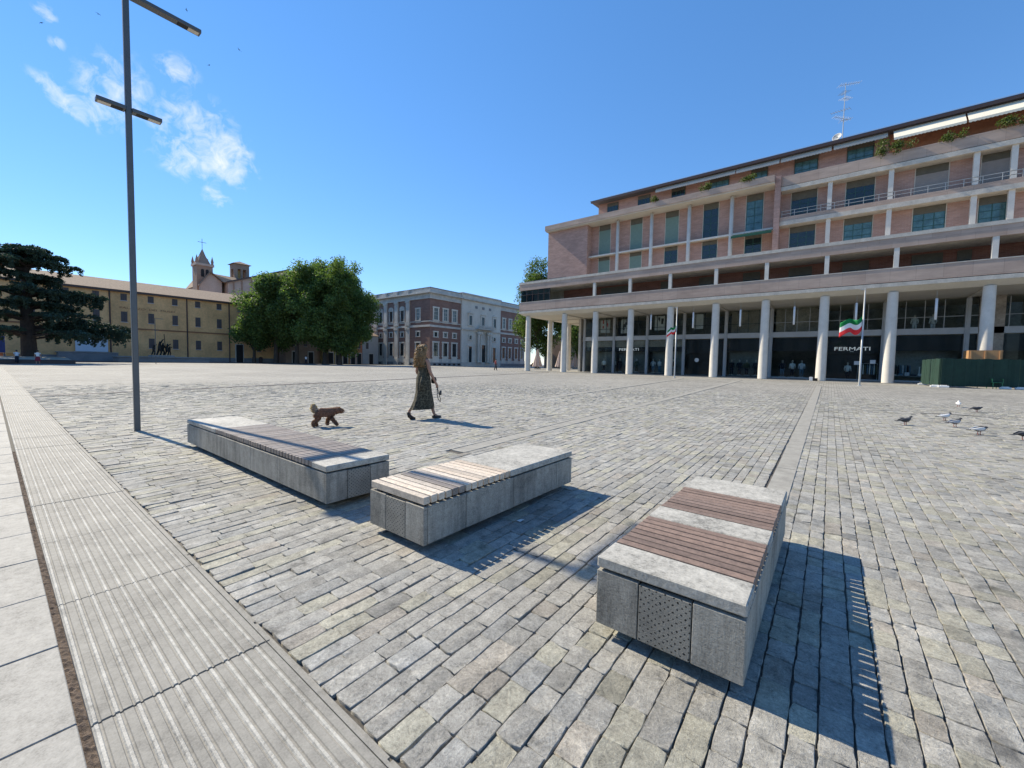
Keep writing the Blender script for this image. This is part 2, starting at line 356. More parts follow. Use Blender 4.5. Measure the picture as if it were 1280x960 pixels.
    MT['leaf'] = mat_leaf('plane_leaves', (.112, .17, .054, 1), .5); MT['leaf_light'] = mat_leaf('lime_leaves', (.10, .15, .035, 1), .45); MT['coat'] = mat_leaf('dog_coat', (.30, .165, .11, 1), .3, .7); MT['coat_pale'] = mat_leaf('dog_tail_coat', (.55, .42, .33, 1), .3, .7); MT['curls'] = mat_leaf('hair_curls', (.30, .18, .08, 1), .2, .5); MT['needles'] = mat_leaf('cedar_needles', (.036, .066, .044, 1), .1, .7); MT['ivy'] = mat_leaf('balcony_leaves', (.09, .12, .03, 1), .3)
    MT['lit_sign'] = mat_emit('lit_letters', (.7, .72, .75, 1), .35)
    MT['tube'] = mat_simple('white_tube', (.75, .77, .78, 1), .4, .03, 2, 0)
mk_mats()

# ------------------------------------------------------------------ mesh helpers
ORG = {}
class MB:
    def __init__(s): s.v = []; s.f = []; s.mi = []; s.m = 0
    def add(s, vs, fs):
        o = len(s.v); s.v += [tuple(p) for p in vs]
        for f in fs: s.f.append(tuple(i + o for i in f)); s.mi.append(s.m)
        return s
    def box(s, x0, y0, z0, x1, y1, z1, bev=0.0):
        x0, x1 = sorted((x0, x1)); y0, y1 = sorted((y0, y1)); z0, z1 = sorted((z0, z1))
        if bev <= 0:
            return s.add([(x0, y0, z0), (x1, y0, z0), (x1, y1, z0), (x0, y1, z0), (x0, y0, z1), (x1, y0, z1), (x1, y1, z1), (x0, y1, z1)],
                         [(0, 3, 2, 1), (4, 5, 6, 7), (0, 1, 5, 4), (1, 2, 6, 5), (2, 3, 7, 6), (3, 0, 4, 7)])
        b = bev; P = []
        for z, i in ((z0, b), (z0 + b, 0), (z1 - b, 0), (z1, b)):
            P += [(x0 + i, y0 + i + (0 if i else b), z), (x0 + i + (0 if i else b), y0 + i, z), (x1 - i - (0 if i else b), y0 + i, z), (x1 - i, y0 + i + (0 if i else b), z),
                  (x1 - i, y1 - i - (0 if i else b), z), (x1 - i - (0 if i else b), y1 - i, z), (x0 + i + (0 if i else b), y1 - i, z), (x0 + i, y1 - i - (0 if i else b), z)]
        F = [tuple(range(7, -1, -1)), tuple(range(24, 32))]
        for r in range(3):
            for k in range(8): F.append((r * 8 + k, r * 8 + (k + 1) % 8, r * 8 + 8 + (k + 1) % 8, r * 8 + 8 + k))
        return s.add(P, F)
    def obox(s, c, ux, uy, uz):      # oriented box: centre and three half-vectors
        c = Vector(c); ux = Vector(ux); uy = Vector(uy); uz = Vector(uz); P = []
        for k in (-1, 1):
            for a, b in ((-1, -1), (1, -1), (1, 1), (-1, 1)): P.append(c + ux * a + uy * b + uz * k)
        return s.add(P, [(0, 3, 2, 1), (4, 5, 6, 7), (0, 1, 5, 4), (1, 2, 6, 5), (2, 3, 7, 6), (3, 0, 4, 7)])
    def tube(s, pts, rad, n=8, cap=True, flat=None):
        pts = [Vector(p) for p in pts]; k = len(pts)
        if not hasattr(rad, '__len__'): rad = [rad] * k
        rings = []; prev = None
        for i, p in enumerate(pts):
            t = (pts[min(i + 1, k - 1)] - pts[max(i - 1, 0)]); t = t.normalized() if t.length > 1e-9 else Vector((0, 0, 1))
            if prev is None: a = t.orthogonal().normalized()
            else:
                a = prev - t * prev.dot(t); a = a.normalized() if a.length > 1e-6 else t.orthogonal().normalized()
            prev = a; b = t.cross(a)
            rings.append([p + (a * math.cos(2 * PI * j / n) + b * math.sin(2 * PI * j / n)) * rad[i] for j in range(n)])
        return s.loft(rings, cap)
    def loft(s, rings, cap=True):
        n = len(rings[0]); P = [p for r in rings for p in r]; F = []
        for i in range(len(rings) - 1):
            for j in range(n): F.append((i * n + j, i * n + (j + 1) % n, (i + 1) * n + (j + 1) % n, (i + 1) * n + j))
        if cap: F.append(tuple(range(n - 1, -1, -1))); F.append(tuple((len(rings) - 1) * n + j for j in range(n)))
        return s.add(P, F)
    def lathe(s, prof, c=(0, 0), n=24):
        return s.loft([[(c[0] + r * math.cos(2 * PI * j / n), c[1] + r * math.sin(2 * PI * j / n), z) for j in range(n)] for z, r in prof])
    def prism(s, poly, axis, a, b):  # polygon swept along an axis ('x': poly is (y,z); 'y': (x,z); 'z': (x,y))
        f = {'x': lambda t, p: (t, p[0], p[1]), 'y': lambda t, p: (p[0], t, p[1]), 'z': lambda t, p: (p[0], p[1], t)}[axis]
        n = len(poly)
        return s.add([f(a, p) for p in poly] + [f(b, p) for p in poly], [tuple(range(n)), tuple(range(2 * n - 1, n - 1, -1))] + [(i, n + i, n + (i + 1) % n, (i + 1) % n) for i in range(n)])
    def build(s, name, mats, parent=None, smooth=False):
        o = ORG.get(parent.name, Vector()) if parent else Vector()
        me = bpy.data.meshes.new(name)
        me.from_pydata([(p[0] - o[0], p[1] - o[1], p[2] - o[2]) for p in s.v], [], s.f)
        if not isinstance(mats, (list, tuple)): mats = [mats]
        for m in mats: me.materials.append(MT[m] if isinstance(m, str) else m)
        if len(mats) > 1: me.polygons.foreach_set('material_index', s.mi)
        if smooth: me.polygons.foreach_set('use_smooth', [True] * len(s.f))
        import bmesh
        bm = bmesh.new(); bm.from_mesh(me); bmesh.ops.recalc_face_normals(bm, faces=bm.faces); bm.to_mesh(me); bm.free()
        ob = bpy.data.objects.new(name, me); col.objects.link(ob)
        if parent: ob.parent = parent; ORG[ob.name] = o
        return ob
def tag(o, label=None, cat=None, group=None, kind=None):
    for k, v in (('label', label), ('category', cat), ('group', group), ('kind', kind)):
        if v: o[k] = v
    return o
def thing(name, label, cat, loc=(0, 0, 0), group=None, world_coords=True):
    o = bpy.data.objects.new(name, None); o.empty_display_size = .2; col.objects.link(o); o.location = loc
    ORG[o.name] = Vector(loc) if world_coords else Vector()
    return tag(o, label, cat, group)
def dup(root, loc=None, rz=None, label=None, scale=None):
    c = root.copy(); col.objects.link(c)
    def rec(a, b):
        for ch in a.children:
            d = ch.copy(); col.objects.link(d); d.parent = b; rec(ch, d)
    rec(root, c)
    if loc is not None: c.location = loc
    if rz is not None: c.rotation_euler = (0, 0, rz)
    if scale is not None: c.scale = (scale,) * 3
    if label: c['label'] = label
    return c
def fast_mesh(name, V, F, mat, tone=None, smooth=False, parent=None):
    """V (n,3), F (m,k) arrays; tone (n,3) colour multiplier per vertex"""
    if parent: V = V - np.array(ORG[parent.name])
    me = bpy.data.meshes.new(name); k = F.shape[1]
    me.vertices.add(len(V)); me.vertices.foreach_set('co', V.astype(np.float32).ravel())
    me.loops.add(F.size); me.loops.foreach_set('vertex_index', F.astype(np.int32).ravel())
    me.polygons.add(len(F)); me.polygons.foreach_set('loop_start', np.arange(0, F.size, k, dtype=np.int32)); 
    me.update(calc_edges=True)
    if tone is not None:
        at = me.color_attributes.new('tone', 'FLOAT_COLOR', 'POINT')
        at.data.foreach_set('color', np.concatenate([tone, np.ones((len(tone), 1))], 1).astype(np.float32).ravel())
    me.polygons.foreach_set('use_smooth', np.full(len(F), bool(smooth)))
    me.materials.append(MT[mat]); me.validate()
    ob = bpy.data.objects.new(name, me); col.objects.link(ob)
    if parent: ob.parent = parent; ORG[ob.name] = ORG[parent.name]
    return ob
def struct(o): o['kind'] = 'structure'; return o
def text_mesh(body, name, size, width, M4, mat, parent, depth=.02):
    """lettering as real, slightly thick letters; width in metres"""
    cu = bpy.data.curves.new(name, 'FONT'); cu.body = body; cu.size = size; cu.extrude = depth; cu.align_x = 'LEFT'
    t = bpy.data.objects.new(name, cu); col.objects.link(t)
    bpy.context.view_layer.update()
    me = bpy.data.meshes.new_from_object(t.evaluated_get(bpy.context.evaluated_depsgraph_get()))
    bpy.data.objects.remove(t)
    xs = [v.co.x for v in me.vertices]; k = width / (max(xs) - min(xs))
    for v in me.vertices: v.co.x = (v.co.x - min(xs)) * k
    o = ORG.get(parent.name, Vector())
    me.transform(Matrix.Translation(-o) @ M4); me.materials.clear(); me.materials.append(MT[mat])
    ob = bpy.data.objects.new(name, me); col.objects.link(ob); ob.parent = parent; return ob
def wallM(facing, p):   # frame whose x runs to the viewer's right along a wall, y up, z out of the wall
    if facing == '-y': rot = Matrix(((1, 0, 0), (0, 0, -1), (0, 1, 0)))
    else: rot = Matrix(((0, 0, 1), (1, 0, 0), (0, 1, 0)))
    m = rot.to_4x4(); m.translation = Vector(p); return m

# ================================================================== GROUND
def build_ground():
    b = MB(); b.add([(-900, -900, -.05), (900, -900, -.05), (900, 900, -.05), (-900, 900, -.05)], [(0, 1, 2, 3)])
    struct(b.build('ground', 'asphalt'))
    # the square: setts out to the streets on its far sides
    b = MB(); b.add([(-79, -60, -.014), (40, -60, -.014), (40, 57.0, -.014), (-41.8, 57.0, -.014), (-41.8, 150, -.014), (-96.4, 128, -.014), (-107.6, 68.3, -.014), (-111.5, 33.7, -.014), (-98.7, 8.9, -.014), (-79, 1.4, -.014)],
                    [(0, 1, 2, 3, 4, 5, 6, 7, 8, 9)])
    struct(b.build('paving', 'paving'))
    # arcade floor
    b = MB(); b.box(-42.3, 57.0, -.04, 40, 64.4, .03); b.box(-42.3, 64.4, -.04, -34.9, 90, .03)
    struct(b.build('arcade_floor', 'strip'))
    struct(MB().box(-140, -40, -.045, -112.4, 160, .05).build('far_pavement', 'asphalt'))
    # smooth stone strips
    b = MB()
    def strip(x, w, y0, y1):
        n = 14
        for i in range(n):
            ya = y0 + (y1 - y0) * i / n; yb = y0 + (y1 - y0) * (i + 1) / n - .012
            fa = 1 + FAN * (ya - FY); fb = 1 + FAN * (yb - FY)
            P = [((x - w) * fa, ya), ((x + w) * fa, ya), ((x + w) * fb, yb), ((x - w) * fb, yb)]
            b.prism(P, 'z', -.02, .007 + .001 * (i % 2))
    for x, w, y0, y1 in STRIPS: strip(x, w, y0, y1)
    struct(b.build('stone_strips', 'strip'))
    # drain slot across the left part of the square
    b = MB(); a = Vector((-19.8, .8, 0)); c = Vector((-33.5, 52, 0)); d = (c - a).normalized(); q = Vector((-d.y, d.x, 0))
    for i in range(40):
        p0 = a + (c - a) * (i / 40); p1 = a + (c - a) * ((i + .97) / 40)
        b.prism([tuple((p0 - q * .09).xy), tuple((p0 + q * .09).xy), tuple((p1 + q * .09).xy), tuple((p1 - q * .09).xy)], 'z', -.02, .006)
    struct(b.build('drain_slot', 'pipe'))
    # pale slabs on the viewer's side
    b = MB(); edges = [-60] + [-60 + .6 * k for k in range(1, 85)]
    js = []; x = -1.45
    while x > -45: js.append(x); x -= .64
    rows = [(.158, -.52), (-.53, -1.2), (-1.21, -2.0), (-2.01, -3.2), (-3.21, -6)]
    for ri, (ya, yb) in enumerate(rows):
        off = [0, .3, .12, .4, .2][ri]
        xs = [1.7, 1.1, .46, -.18, -.82] + js if ri == 0 else [k - off for k in [3.2, 2.6, 2, 1.4, .8, .2, -.4, -.96] + js]
        for k in range(len(xs) - 1):
            b.box(xs[k + 1] + .004, yb, -.05, xs[k] - .004, ya, .012 + rnd.uniform(-.0015, .0015), .003)
    struct(b.build('slab_pavement', 'slab'))
    struct(MB().box(-60, -8, -.045, 8, .19, -.012).build('slab_bed', 'dark'))
    # earth in the open joint beside the slabs
    V = []; F = []; nx, ny = 700, 6
    for i in range(nx):
        xx = -8.8 + 11.0 * i / (nx - 1)
        for j in range(ny): V.append((xx, .150 + .045 * j / (ny - 1), -.004 + rnd.uniform(-.006, .004)))
    for i in range(nx - 1):
        for j in range(ny - 1): F.append((i * ny + j, (i + 1) * ny + j, (i + 1) * ny + j + 1, i * ny + j + 1))
    me = bpy.data.meshes.new('soil_joint'); me.from_pydata(V, [], F); me.materials.append(MT['dirt']); o = bpy.data.objects.new('soil_joint', me); col.objects.link(o); struct(o)
    # ribbed guide strip: long stones with raised smooth bands and hammered grooves
    flat = MB(); rib = MB(); j0 = 3.62
    y0, y1 = .188, .765; nb = 10; pit = (y1 - y0) / nb
    k = 0
    while j0 - 1.13 * k > -60:
        xa = j0 - 1.13 * (k + 1) + .004; xb = j0 - 1.13 * k - .004; z = .012 + rnd.uniform(-.002, .002)
        flat.box(xa, y0, -.04, xb, y1, z)
        for i in range(nb):
            ya = y0 + pit * i
            rib.prism([(ya + .003, z), (ya + .007, z + .006), (ya + .016, z + .006), (ya + .0195, z)], 'x', xa + .002, xb - .002)
            flat.prism([(ya + .025, z), (ya + .028, z + .004), (ya + pit - .004, z + .004), (ya + pit - .001, z)], 'x', xa + .001, xb - .001)
        flat.box(xa, .767, -.04, xb, .781, z + .003); flat.box(xa - .2, .7835, -.04, xb - .21, .797, z - .006)
        k += 1
    struct(flat.build('guide_strip', 'tactile')); struct(rib.build('guide_strip_ribs', 'rib'))

STRIPS = [(-.365, .1, 3.95, 40), (-4.2, .13, 4.3, 48), (-7.35, .13, 8.2, 46)]
def build_setts():
    """every sett near the viewer: rows along Y, each stone split, tilted and toned on its own"""
    fwx, fwy = -math.sin(ya_), math.cos(ya_)
    def rows(x0, x1):
        x = x0; out = []
        while x < x1:
            w = rnd.uniform(.088, .116); out.append((x, w)); x += w
        return out
    stones = []
    for x, w in rows(-27, 9):
        xc = x + w / 2
        if any(abs(xc - s[0]) < s[1] for s in STRIPS): cut = [s for s in STRIPS if abs(xc - s[0]) < s[1]][0]
        else: cut = None
        y = .80 + rnd.uniform(0, .02)
        while y < 29:
            L = rnd.uniform(.15, .29) if xc < -1.2 else rnd.uniform(.11, .2)
            if rnd.random() < .1: L *= 1.3
            yc = y + L / 2; f = 1 + FAN * (yc - FY); X = xc * f
            dist = math.hypot(X, yc); dep = X * fwx + yc * fwy; lat = X * fwy - yc * fwx
            ok = dist < 29.5 and (abs(lat) < dep * 1.32 + 1.2) and not (cut and cut[2] - .05 < yc < cut[3])
            if ok and dist > 15 and rnd.random() < (dist - 15) / 14: ok = False
            if ok: stones.append((xc, w, y, L, dist))
            y += L
    near = [s for s in stones if s[4] < 7.5]; far = [s for s in stones if s[4] >= 7.5]
    def tones(S):
        n = len(S); X = np.array([s[0] for s in S]); base = np.tile(np.array([[.338, .324, .288]]), (n, 1))
        kind = R.random(n)
        yel = kind < .24; pnk = (kind > .24) & (kind < .29); blu = (kind > .9)
        base[yel] *= np.array([1.05, 1.04, .94]); base[pnk] *= np.array([1.04, .99, .94]); base[blu] *= np.array([.9, .92, .95])
        base *= (1 + R.normal(0, .095, (n, 1))).clip(.6, 1.4)
        return base
    def warp(V):
        V = V.copy(); f = 1 + FAN * (V[:, 1] - FY); V[:, 0] *= f; return V
    def make(S, name, fine):
        n = len(S); x = np.array([s[0] for s in S])[:, None]; w = np.array([s[1] for s in S])[:, None]; y = np.array([s[2] for s in S])[:, None]; L = np.array([s[3] for s in S])[:, None]
        T = tones(S)
        if fine:
            # 12 outline points per ring
            px = np.array([-1, -.5, 0, .5, 1, 1, 1, .5, 0, -.5, -1, -1]); py = np.array([-1, -1, -1, -1, -1, -.33, .33, 1, 1, 1, 1, .33])
            py = np.array([-1, -1, -1, -1, -1, -.33, .33, 1, 1, 1, .33, -.33]); px = np.array([-1, -.5, 0, .5, 1, 1, 1, 1, .3, -.3, -1, -1]) 
            px = np.array([-1, -.33, .33, 1, 1, 1, 1, .33, -.33, -1, -1, -1.]); py = np.array([-1, -1, -1, -1, -.4, .3, 1, 1, 1, 1, .35, -.35])
            cor = np.array([1, 0, 0, 1, 0, 0, 1, 0, 0, 1, 0, 0]); m = 12
            gap = R.uniform(.0003, .0042, (n, 1))
            jx = R.normal(0, .0016, (n, m)); jy = R.normal(0, .0026, (n, m))
            rings = []; tx = R.normal(0, .022, (n, 1)); ty = R.normal(0, .012, (n, 1)); dz = R.normal(0, .0022, (n, 1))
            for ins, z, jz in ((0, -.03, 0), (.0002, -.004, .0015), (.0008, -.001, .001), (.003, 0, .001)):
                rx = (w / 2 - gap - ins) - cor * R.uniform(.0005, .003, (n, m)); ry = (L / 2 - gap * .45 - ins) - cor * R.uniform(.0005, .003, (n, m))
                X = x + px * rx + jx; Y = y + L / 2 + py * ry + jy
                Z = z + dz + (X - x) * tx + (Y - y - L / 2) * ty + R.normal(0, 1, (n, m)) * jz
                rings.append(np.stack([X, Y, Z], -1))
            c = np.stack([x[:, 0] + R.normal(0, .006, n), y[:, 0] + L[:, 0] / 2 + R.normal(0, .012, n), dz[:, 0] + R.normal(.0012, .0016, n)], -1)[:, None]
            V = np.concatenate(rings + [c], 1); q = m * 4 + 1
            F = []
            for r in range(3):
                for k in range(m): F.append((r * m + k, r * m + (k + 1) % m, r * m + m + (k + 1) % m, r * m + m + k))
            for k in range(0, m, 2): F.append((36 + k, 36 + k + 1, 36 + (k + 2) % m, 48))
            F = np.array(F)
        else:
            gap = R.uniform(.0008, .004, (n, 1)); px = np.array([-1, 1, 1, -1.]); py = np.array([-1, -1, 1, 1.]); m = 4
            jx = R.normal(0, .0016, (n, m)); jy = R.normal(0, .003, (n, m)); tx = R.normal(0, .03, (n, 1)); ty = R.normal(0, .015, (n, 1)); dz = R.normal(0, .003, (n, 1)) - .011 * np.clip((np.array([s[4] for s in S])[:, None] - 14) / 14, 0, 1)
            rings = []
            for ins, z in ((0, -.016), (.0012, 0)):
                X = x + px * (w / 2 - gap - ins) + jx; Y = y + L / 2 + py * (L / 2 - gap * .5 - ins) + jy
                rings.append(np.stack([X, Y, z + dz + (X - x) * tx + (Y - y - L / 2) * ty], -1))
            V = np.concatenate(rings, 1); q = 8
            F = np.array([(k, (k + 1) % 4, 4 + (k + 1) % 4, 4 + k) for k in range(4)] + [(4, 5, 6, 7)])
        VV = warp(V.reshape(-1, 3)); FF = (F[None] + (np.arange(n) * q)[:, None, None]).reshape(-1, 4)
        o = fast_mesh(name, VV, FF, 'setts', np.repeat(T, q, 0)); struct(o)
        if fine: o.data.polygons.foreach_set('use_smooth', np.tile(np.arange(len(F)) < 24, n))
    make(near, 'paving_setts', True); make(far, 'paving_setts_beyond', False)
build_ground(); build_setts()

# ================================================================== BENCHES
ZT, ZS, ZB = .404, .338, .066
def slat_tone(ob, base=1.0, amp=.18):
    me = ob.data; at = me.color_attributes.new('tone', 'FLOAT_COLOR', 'POINT'); t = base * (1 + rnd.uniform(-amp, amp)); w = rnd.uniform(-.03, .03)
    at.data.foreach_set('color', [t * (1 + w), t, t * (1 - w), 1] * len(me.vertices))
def bench(label, x0, y0, L, Wd, axis, tops, panels, gran, slatmat, pitch):
    """tops: list of ('slab'|'wood', a, b) along the length; panels: joints along each long side"""
    root = thing('street_bench', label, 'bench', (x0 + (L if axis == 'x' else Wd) / 2, y0 + (Wd if axis == 'x' else L) / 2, 0), 'granite and wood benches on the square')
    def P(a, b, z): return (x0 + a, y0 + b, z) if axis == 'x' else (x0 + Wd - b, y0 + a, z)
    def bx(mb, a0, b0, z0, a1, b1, z1, bev=0): p = P(a0, b0, z0); q = P(a1, b1, z1); mb.box(*p, *q, bev)
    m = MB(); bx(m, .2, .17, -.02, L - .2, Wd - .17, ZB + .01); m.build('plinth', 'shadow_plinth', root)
    # core, then cladding panels on it
    m = MB(); bx(m, .03, .03, ZB + .004, L - .03, Wd - .03, ZS - .03); m.build('core', 'dark', root)
    e3 = [.0, .205, .44, Wd]
    for end in (0, 1):
        for k in range(3):
            a0 = .001 if end == 0 else L - .036
            m = MB(); lo = e3[k] + (.0025 if k else .001); hi = e3[k + 1] - (.0025 if k < 2 else .001)
            bx(m, a0, lo, ZB, a0 + .035, hi, ZS - (.002 if k != 1 else .007), .003)
            p = m.build('panel', 'bench_dots' if k == 1 else gran, root)
            if k == 1: p['label'] = 'panel drilled with rows of small holes'
    for side in (0, 1):
        js = [.0375] + panels + [L - .0375]
        for k in range(len(js) - 1):
            m = MB(); b0 = .001 if side == 0 else Wd - .036
            bx(m, js[k] + .0025, b0, ZB + rnd.uniform(0, .002), js[k + 1] - .0025, b0 + .035, ZS - .001 - rnd.uniform(0, .002), .003); m.build('panel', gran, root)
    for kind, a, b in tops:
        if kind == 'slab':
            m = MB(); bx(m, a + (.004 if a > 0 else 0), 0, ZS + .012, b - (.004 if b < L else 0), Wd, ZT, .006); m.build('seat_slab', 'bench_slab', root)
            m = MB(); bx(m, a + .03, .03, ZS - .03, b - .03, Wd - .03, ZS + .012); m.build('spacer', 'dark', root)
        else:
            n = max(1, round((b - a) / pitch)); pt = (b - a) / n
            for k in range(n):
                m = MB(); zz = rnd.uniform(-.0015, .0015)
                bx(m, a + pt * k + .0075, .004 + rnd.uniform(0, .004), ZS + .014, a + pt * (k + 1) - .0075, Wd - .004 - rnd.uniform(0, .004), ZT + zz, .003)
                o = m.build('slat', slatmat if not (slatmat == 'wood_glare' and k in (4, 5)) else 'wood_grey', root); slat_tone(o)  # lamp pole's cast shadow painted in as grey slats
            for bb in (.09, Wd - .13):
                m = MB(); bx(m, a + .01, bb, ZS - .03, b - .01, bb + .04, ZS + .0135); m.build('slat_bearer', 'dark', root)
    return root
bench('longest low granite bench with grey slats, its far end beside the lamp post', -7.548, 1.797, 4.097, .654, 'x',
      [('slab', 0, 1.228), ('wood', 1.228, 3.825), ('slab', 3.825, 4.097)], [.3, 1.32, 2.4, 3.1], 'bench_body', 'wood_grey', .068)
bench('middle granite bench, half slats coloured pale with sun glare and half smooth granite slab', -2.801, 1.811, 2.044, .644, 'y',
      [('wood', 0, .965), ('slab', .965, 2.044)], [.42, 1.02, 1.74], 'bench_body', 'wood_glare', .0687)
bench('nearest granite bench with two sets of brown slats between three granite slabs', -.862, 1.823, 1.922, .65, 'y',
      [('slab', 0, .212), ('wood', .212, .714), ('slab', .714, .946), ('wood', .946, 1.51), ('slab', 1.51, 1.922)], [.45, 1.0, 1.5], 'bench_body', 'wood_brown', .063)

# ================================================================== LAMP
def lamp_post(loc, label, group='slim lamp posts'):
    r = thing('street_lamp', label, 'street lamp', loc, group)
    X, Y, Z = loc
    m = MB(); m.box(X - .041, Y - .041, -.02, X + .041, Y + .041, 7.52, .008); m.box(X - .044, Y - .02, .0, X - .0405, Y + .02, 7.5); m.build('pole', 'lamp', r)
    def arm(ya, yb, z, lens):
        a = MB(); a.box(X - .075, Y + ya, z - .03, X + .075, Y + yb, z + .035, .006); o = a.build('lamp_arm', 'lamp', r)
        for p, q in lens:
            MB().box(X - .05, Y + p, z - .034, X + .05, Y + q, z - .0295).build('lens', 'lens', o)
            MB().box(X - .055, Y + (p - .16 if p > 0 else q + .005), z - .0335, X + .055, Y + (p - .005 if p > 0 else q + .15), z - .0292).build('driver_cover', 'dark', o)
    arm(-.1, 1.05, 7.49, [(.86, 1.02)])
    arm(-.40, -.0405, 5.57, [(-.38, -.22)]); arm(.0405, .44, 5.57, [(.26, .42)])
    return r
lamp_post((-9.75, 1.604, 0), 'tall dark grey lamp post with flat bar arms, near the longest bench')

# ================================================================== ARCADE BUILDING
GX = [-41.4, -34.2, -28.7, -23.1, -17.5, -11.85, -6.4, -.78, 4.8, 11.4, 17.2, 23.0, 28.8]
XE = 32.0
def arcade():
    r = thing('arcade_building', 'long pink brick building raised over a tall arcade of white columns', 'building', (-5, 57.5, 0))
    YF, YC, YS, YW = 56.65, 57.5, 64.5, 65.6
    def part(mb, name, mat, parent=r, sm=False): return mb.build(name, mat, parent, sm)
    # ---- columns of the arcade
    def colm(x, y): return MB().lathe([(-.02, .50), (.0, .50), (.05, .49), (3, .475), (6, .455), (9.33, .43), (9.38, .43)], (x, y), 28)
    for x in GX: part(colm(x, YC), 'column', 'white_col', sm=True)
    for y in (64.5, 71.4, 78.3): part(colm(GX[0], y), 'column', 'white_col', sm=True)
    # ---- soffit with a raised outer edge, fascia bands and loggia
    b = MB(); b.add([(-41.9, YC - .1, 9.36), (XE, YC - .1, 9.36), (XE, 72.08, 9.36), (-41.9, 72.08, 9.36)], [(0, 1, 2, 3)])
    b.add([(-42.8, YF + .02, 9.83), (XE, YF + .02, 9.83), (XE, YC - .1, 9.36), (-41.9, YC - .1, 9.36)], [(0, 1, 2, 3)])
    b.add([(-42.8, YF + .02, 9.83), (-41.9, YC - .1, 9.36), (-41.9, 88, 9.36), (-42.8, 88, 9.83)], [(0, 1, 2, 3)])
    b.add([(-41.9, 72.08, 9.36), (-34.9, 72.08, 9.36), (-34.9, 88, 9.36), (-41.9, 88, 9.36)], [(0, 1, 2, 3)])
    part(b, 'soffit', 'soffit')
    for x in GX[1:]: part(MB().box(x - .14, YC, 9.22, x + .14, YS, 9.355), 'soffit_beam', 'soffit')
    for y in (64.5, 71.4, 78.3): part(MB().box(-41.3, y - .15, 9.2, -34.9, y + .15, 9.355), 'soffit_beam', 'soffit')
    def wrap(name, mat, z0, z1, d0, d1):       # a band along the front and round the left end
        b = MB(); b.box(-42.8 - d0, YF - d0, z0, XE, YF + .3, z1); b.box(-42.8 - d0, YF + .3, z0, -42.5, 88, z1); return part(b, name, mat)
    wrap('ledge', 'pale_stone', 9.83, 10.22, .05, 0); wrap('shadow_joint', 'dark', 10.22, 10.29, -.04, 0); wrap('parapet', 'brick_par', 10.29, 11.66, 0, 0); wrap('coping', 'pale_stone', 11.66, 11.74, .03, 0)
    part(MB().box(-42.5, YF + .3, 9.9, XE, 64.3, 10.2), 'loggia_floor', 'pale_stone')
    wrap('beam', 'brick_par', 13.72, 14.72, 0, 0); wrap('coping', 'pale_stone', 14.72, 15.08, .06, 0)
    part(MB().box(-42.5, YF + .3, 13.74, XE, 66, 14.5), 'loggia_ceiling', 'pale_stone')
    part(MB().box(-42.9, YF + 1.5, 15.08, -34.6, 70, 15.55), 'low_roof', 'roof_metal')
    for x in GX[2:]:
        part(MB().box(x - .2, YF + .03, 11.74, x + .2, YF + .4, 13.72), 'pillar', 'white_col')
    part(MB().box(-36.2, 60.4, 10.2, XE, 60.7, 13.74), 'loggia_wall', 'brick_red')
    # loggia doors in the back wall
    lw = [(-29.3, -24.6, 'd'), (-19.9, -18.8, 'd'), (-14.7, -12.5, 'd'), (-9.4, -7.5, 'd'), (-4.5, -2.2, 'd'), (.6, 2.9, 'd'), (6.3, 8.6, 'd'), (9.6, 10.6, 'd'), (14, 16, 'd'), (19, 22, 'd')]
    for x0, x1, k in lw:
        f = MB(); f.box(x0, 60.3, 10.2, x1, 60.395, 13.5); o = part(f, 'loggia_window', 'box_olive')
        p = MB(); p.box(x0 + .1, 60.26, 10.2, x1 - .1, 60.298, 12.55); part(p, 'pane', 'frame_dark', o)
        q = MB(); n = max(2, int((x1 - x0) / .8))
        for i in range(1, n): q.box(x0 + (x1 - x0) * i / n - .03, 60.22, 10.2, x0 + (x1 - x0) * i / n + .03, 60.258, 12.5)
        part(q, 'glazing_bars', 'shutter_dark', o)
    # glazed corner at the left end of the loggia
    gl = MB(); gl.box(-42.45, YF + .1, 11.74, -36.6, YF + .13, 13.72); gl.box(-42.48, YF + .3, 11.74, -42.45, 64, 13.72); o = part(gl, 'corner_glazing', 'glass_up')
    q = MB()
    for i in range(6): q.box(-42.5 + i * 1.16, YF + .05, 11.74, -42.42 + i * 1.16, YF + .095, 13.72)
    q.box(-42.5, YF + .05, 12.9, -36.6, YF + .09, 12.96); part(q, 'glazing_bars', 'pipe', o)
    part(MB().box(-42.4, 60.5, 10.2, -36.2, 60.6, 13.7), 'loggia_wall', 'interior_warm')
    # ---- upper storeys
    zt0, zt1 = 14.5, 25.25
    part(MB().box(-41.9, YS - .6, zt0, -33.9, 78, 25.4), 'end_block', 'brick')
    part(MB().box(-33.9, YW, zt0, XE, 78, 26.0), 'upper_wall', 'brick')
    part(MB().box(-6.75, YS - .7, zt0, -6.1, YW, 26.3), 'dividing_fin', 'brick')
    # left half: tall round columns
    for x in GX[2:6]:
        part(MB().lathe([(15.1, .27), (16.6, .27), (25.2, .25)], (x, YS + .1), 20), 'tall_column', 'white_col', sm=True)
    part(MB().box(-33.9, YS + .0, 19.78, -6.76, YS + .22, 20.02), 'thin_ledge', 'white_col')
    part(MB().box(-33.9, YS + .22, 19.84, -6.76, YW, 19.98), 'balcony_slab', 'pale_stone')
    part(MB().box(-42.1, 63.0, 25.42, -6.76, 67, 26.27), 'top_parapet', 'brick_par'); part(MB().box(-42.0, 63.15, 25.26, -6.76, YW, 25.415), 'eaves_soffit', 'soffit')
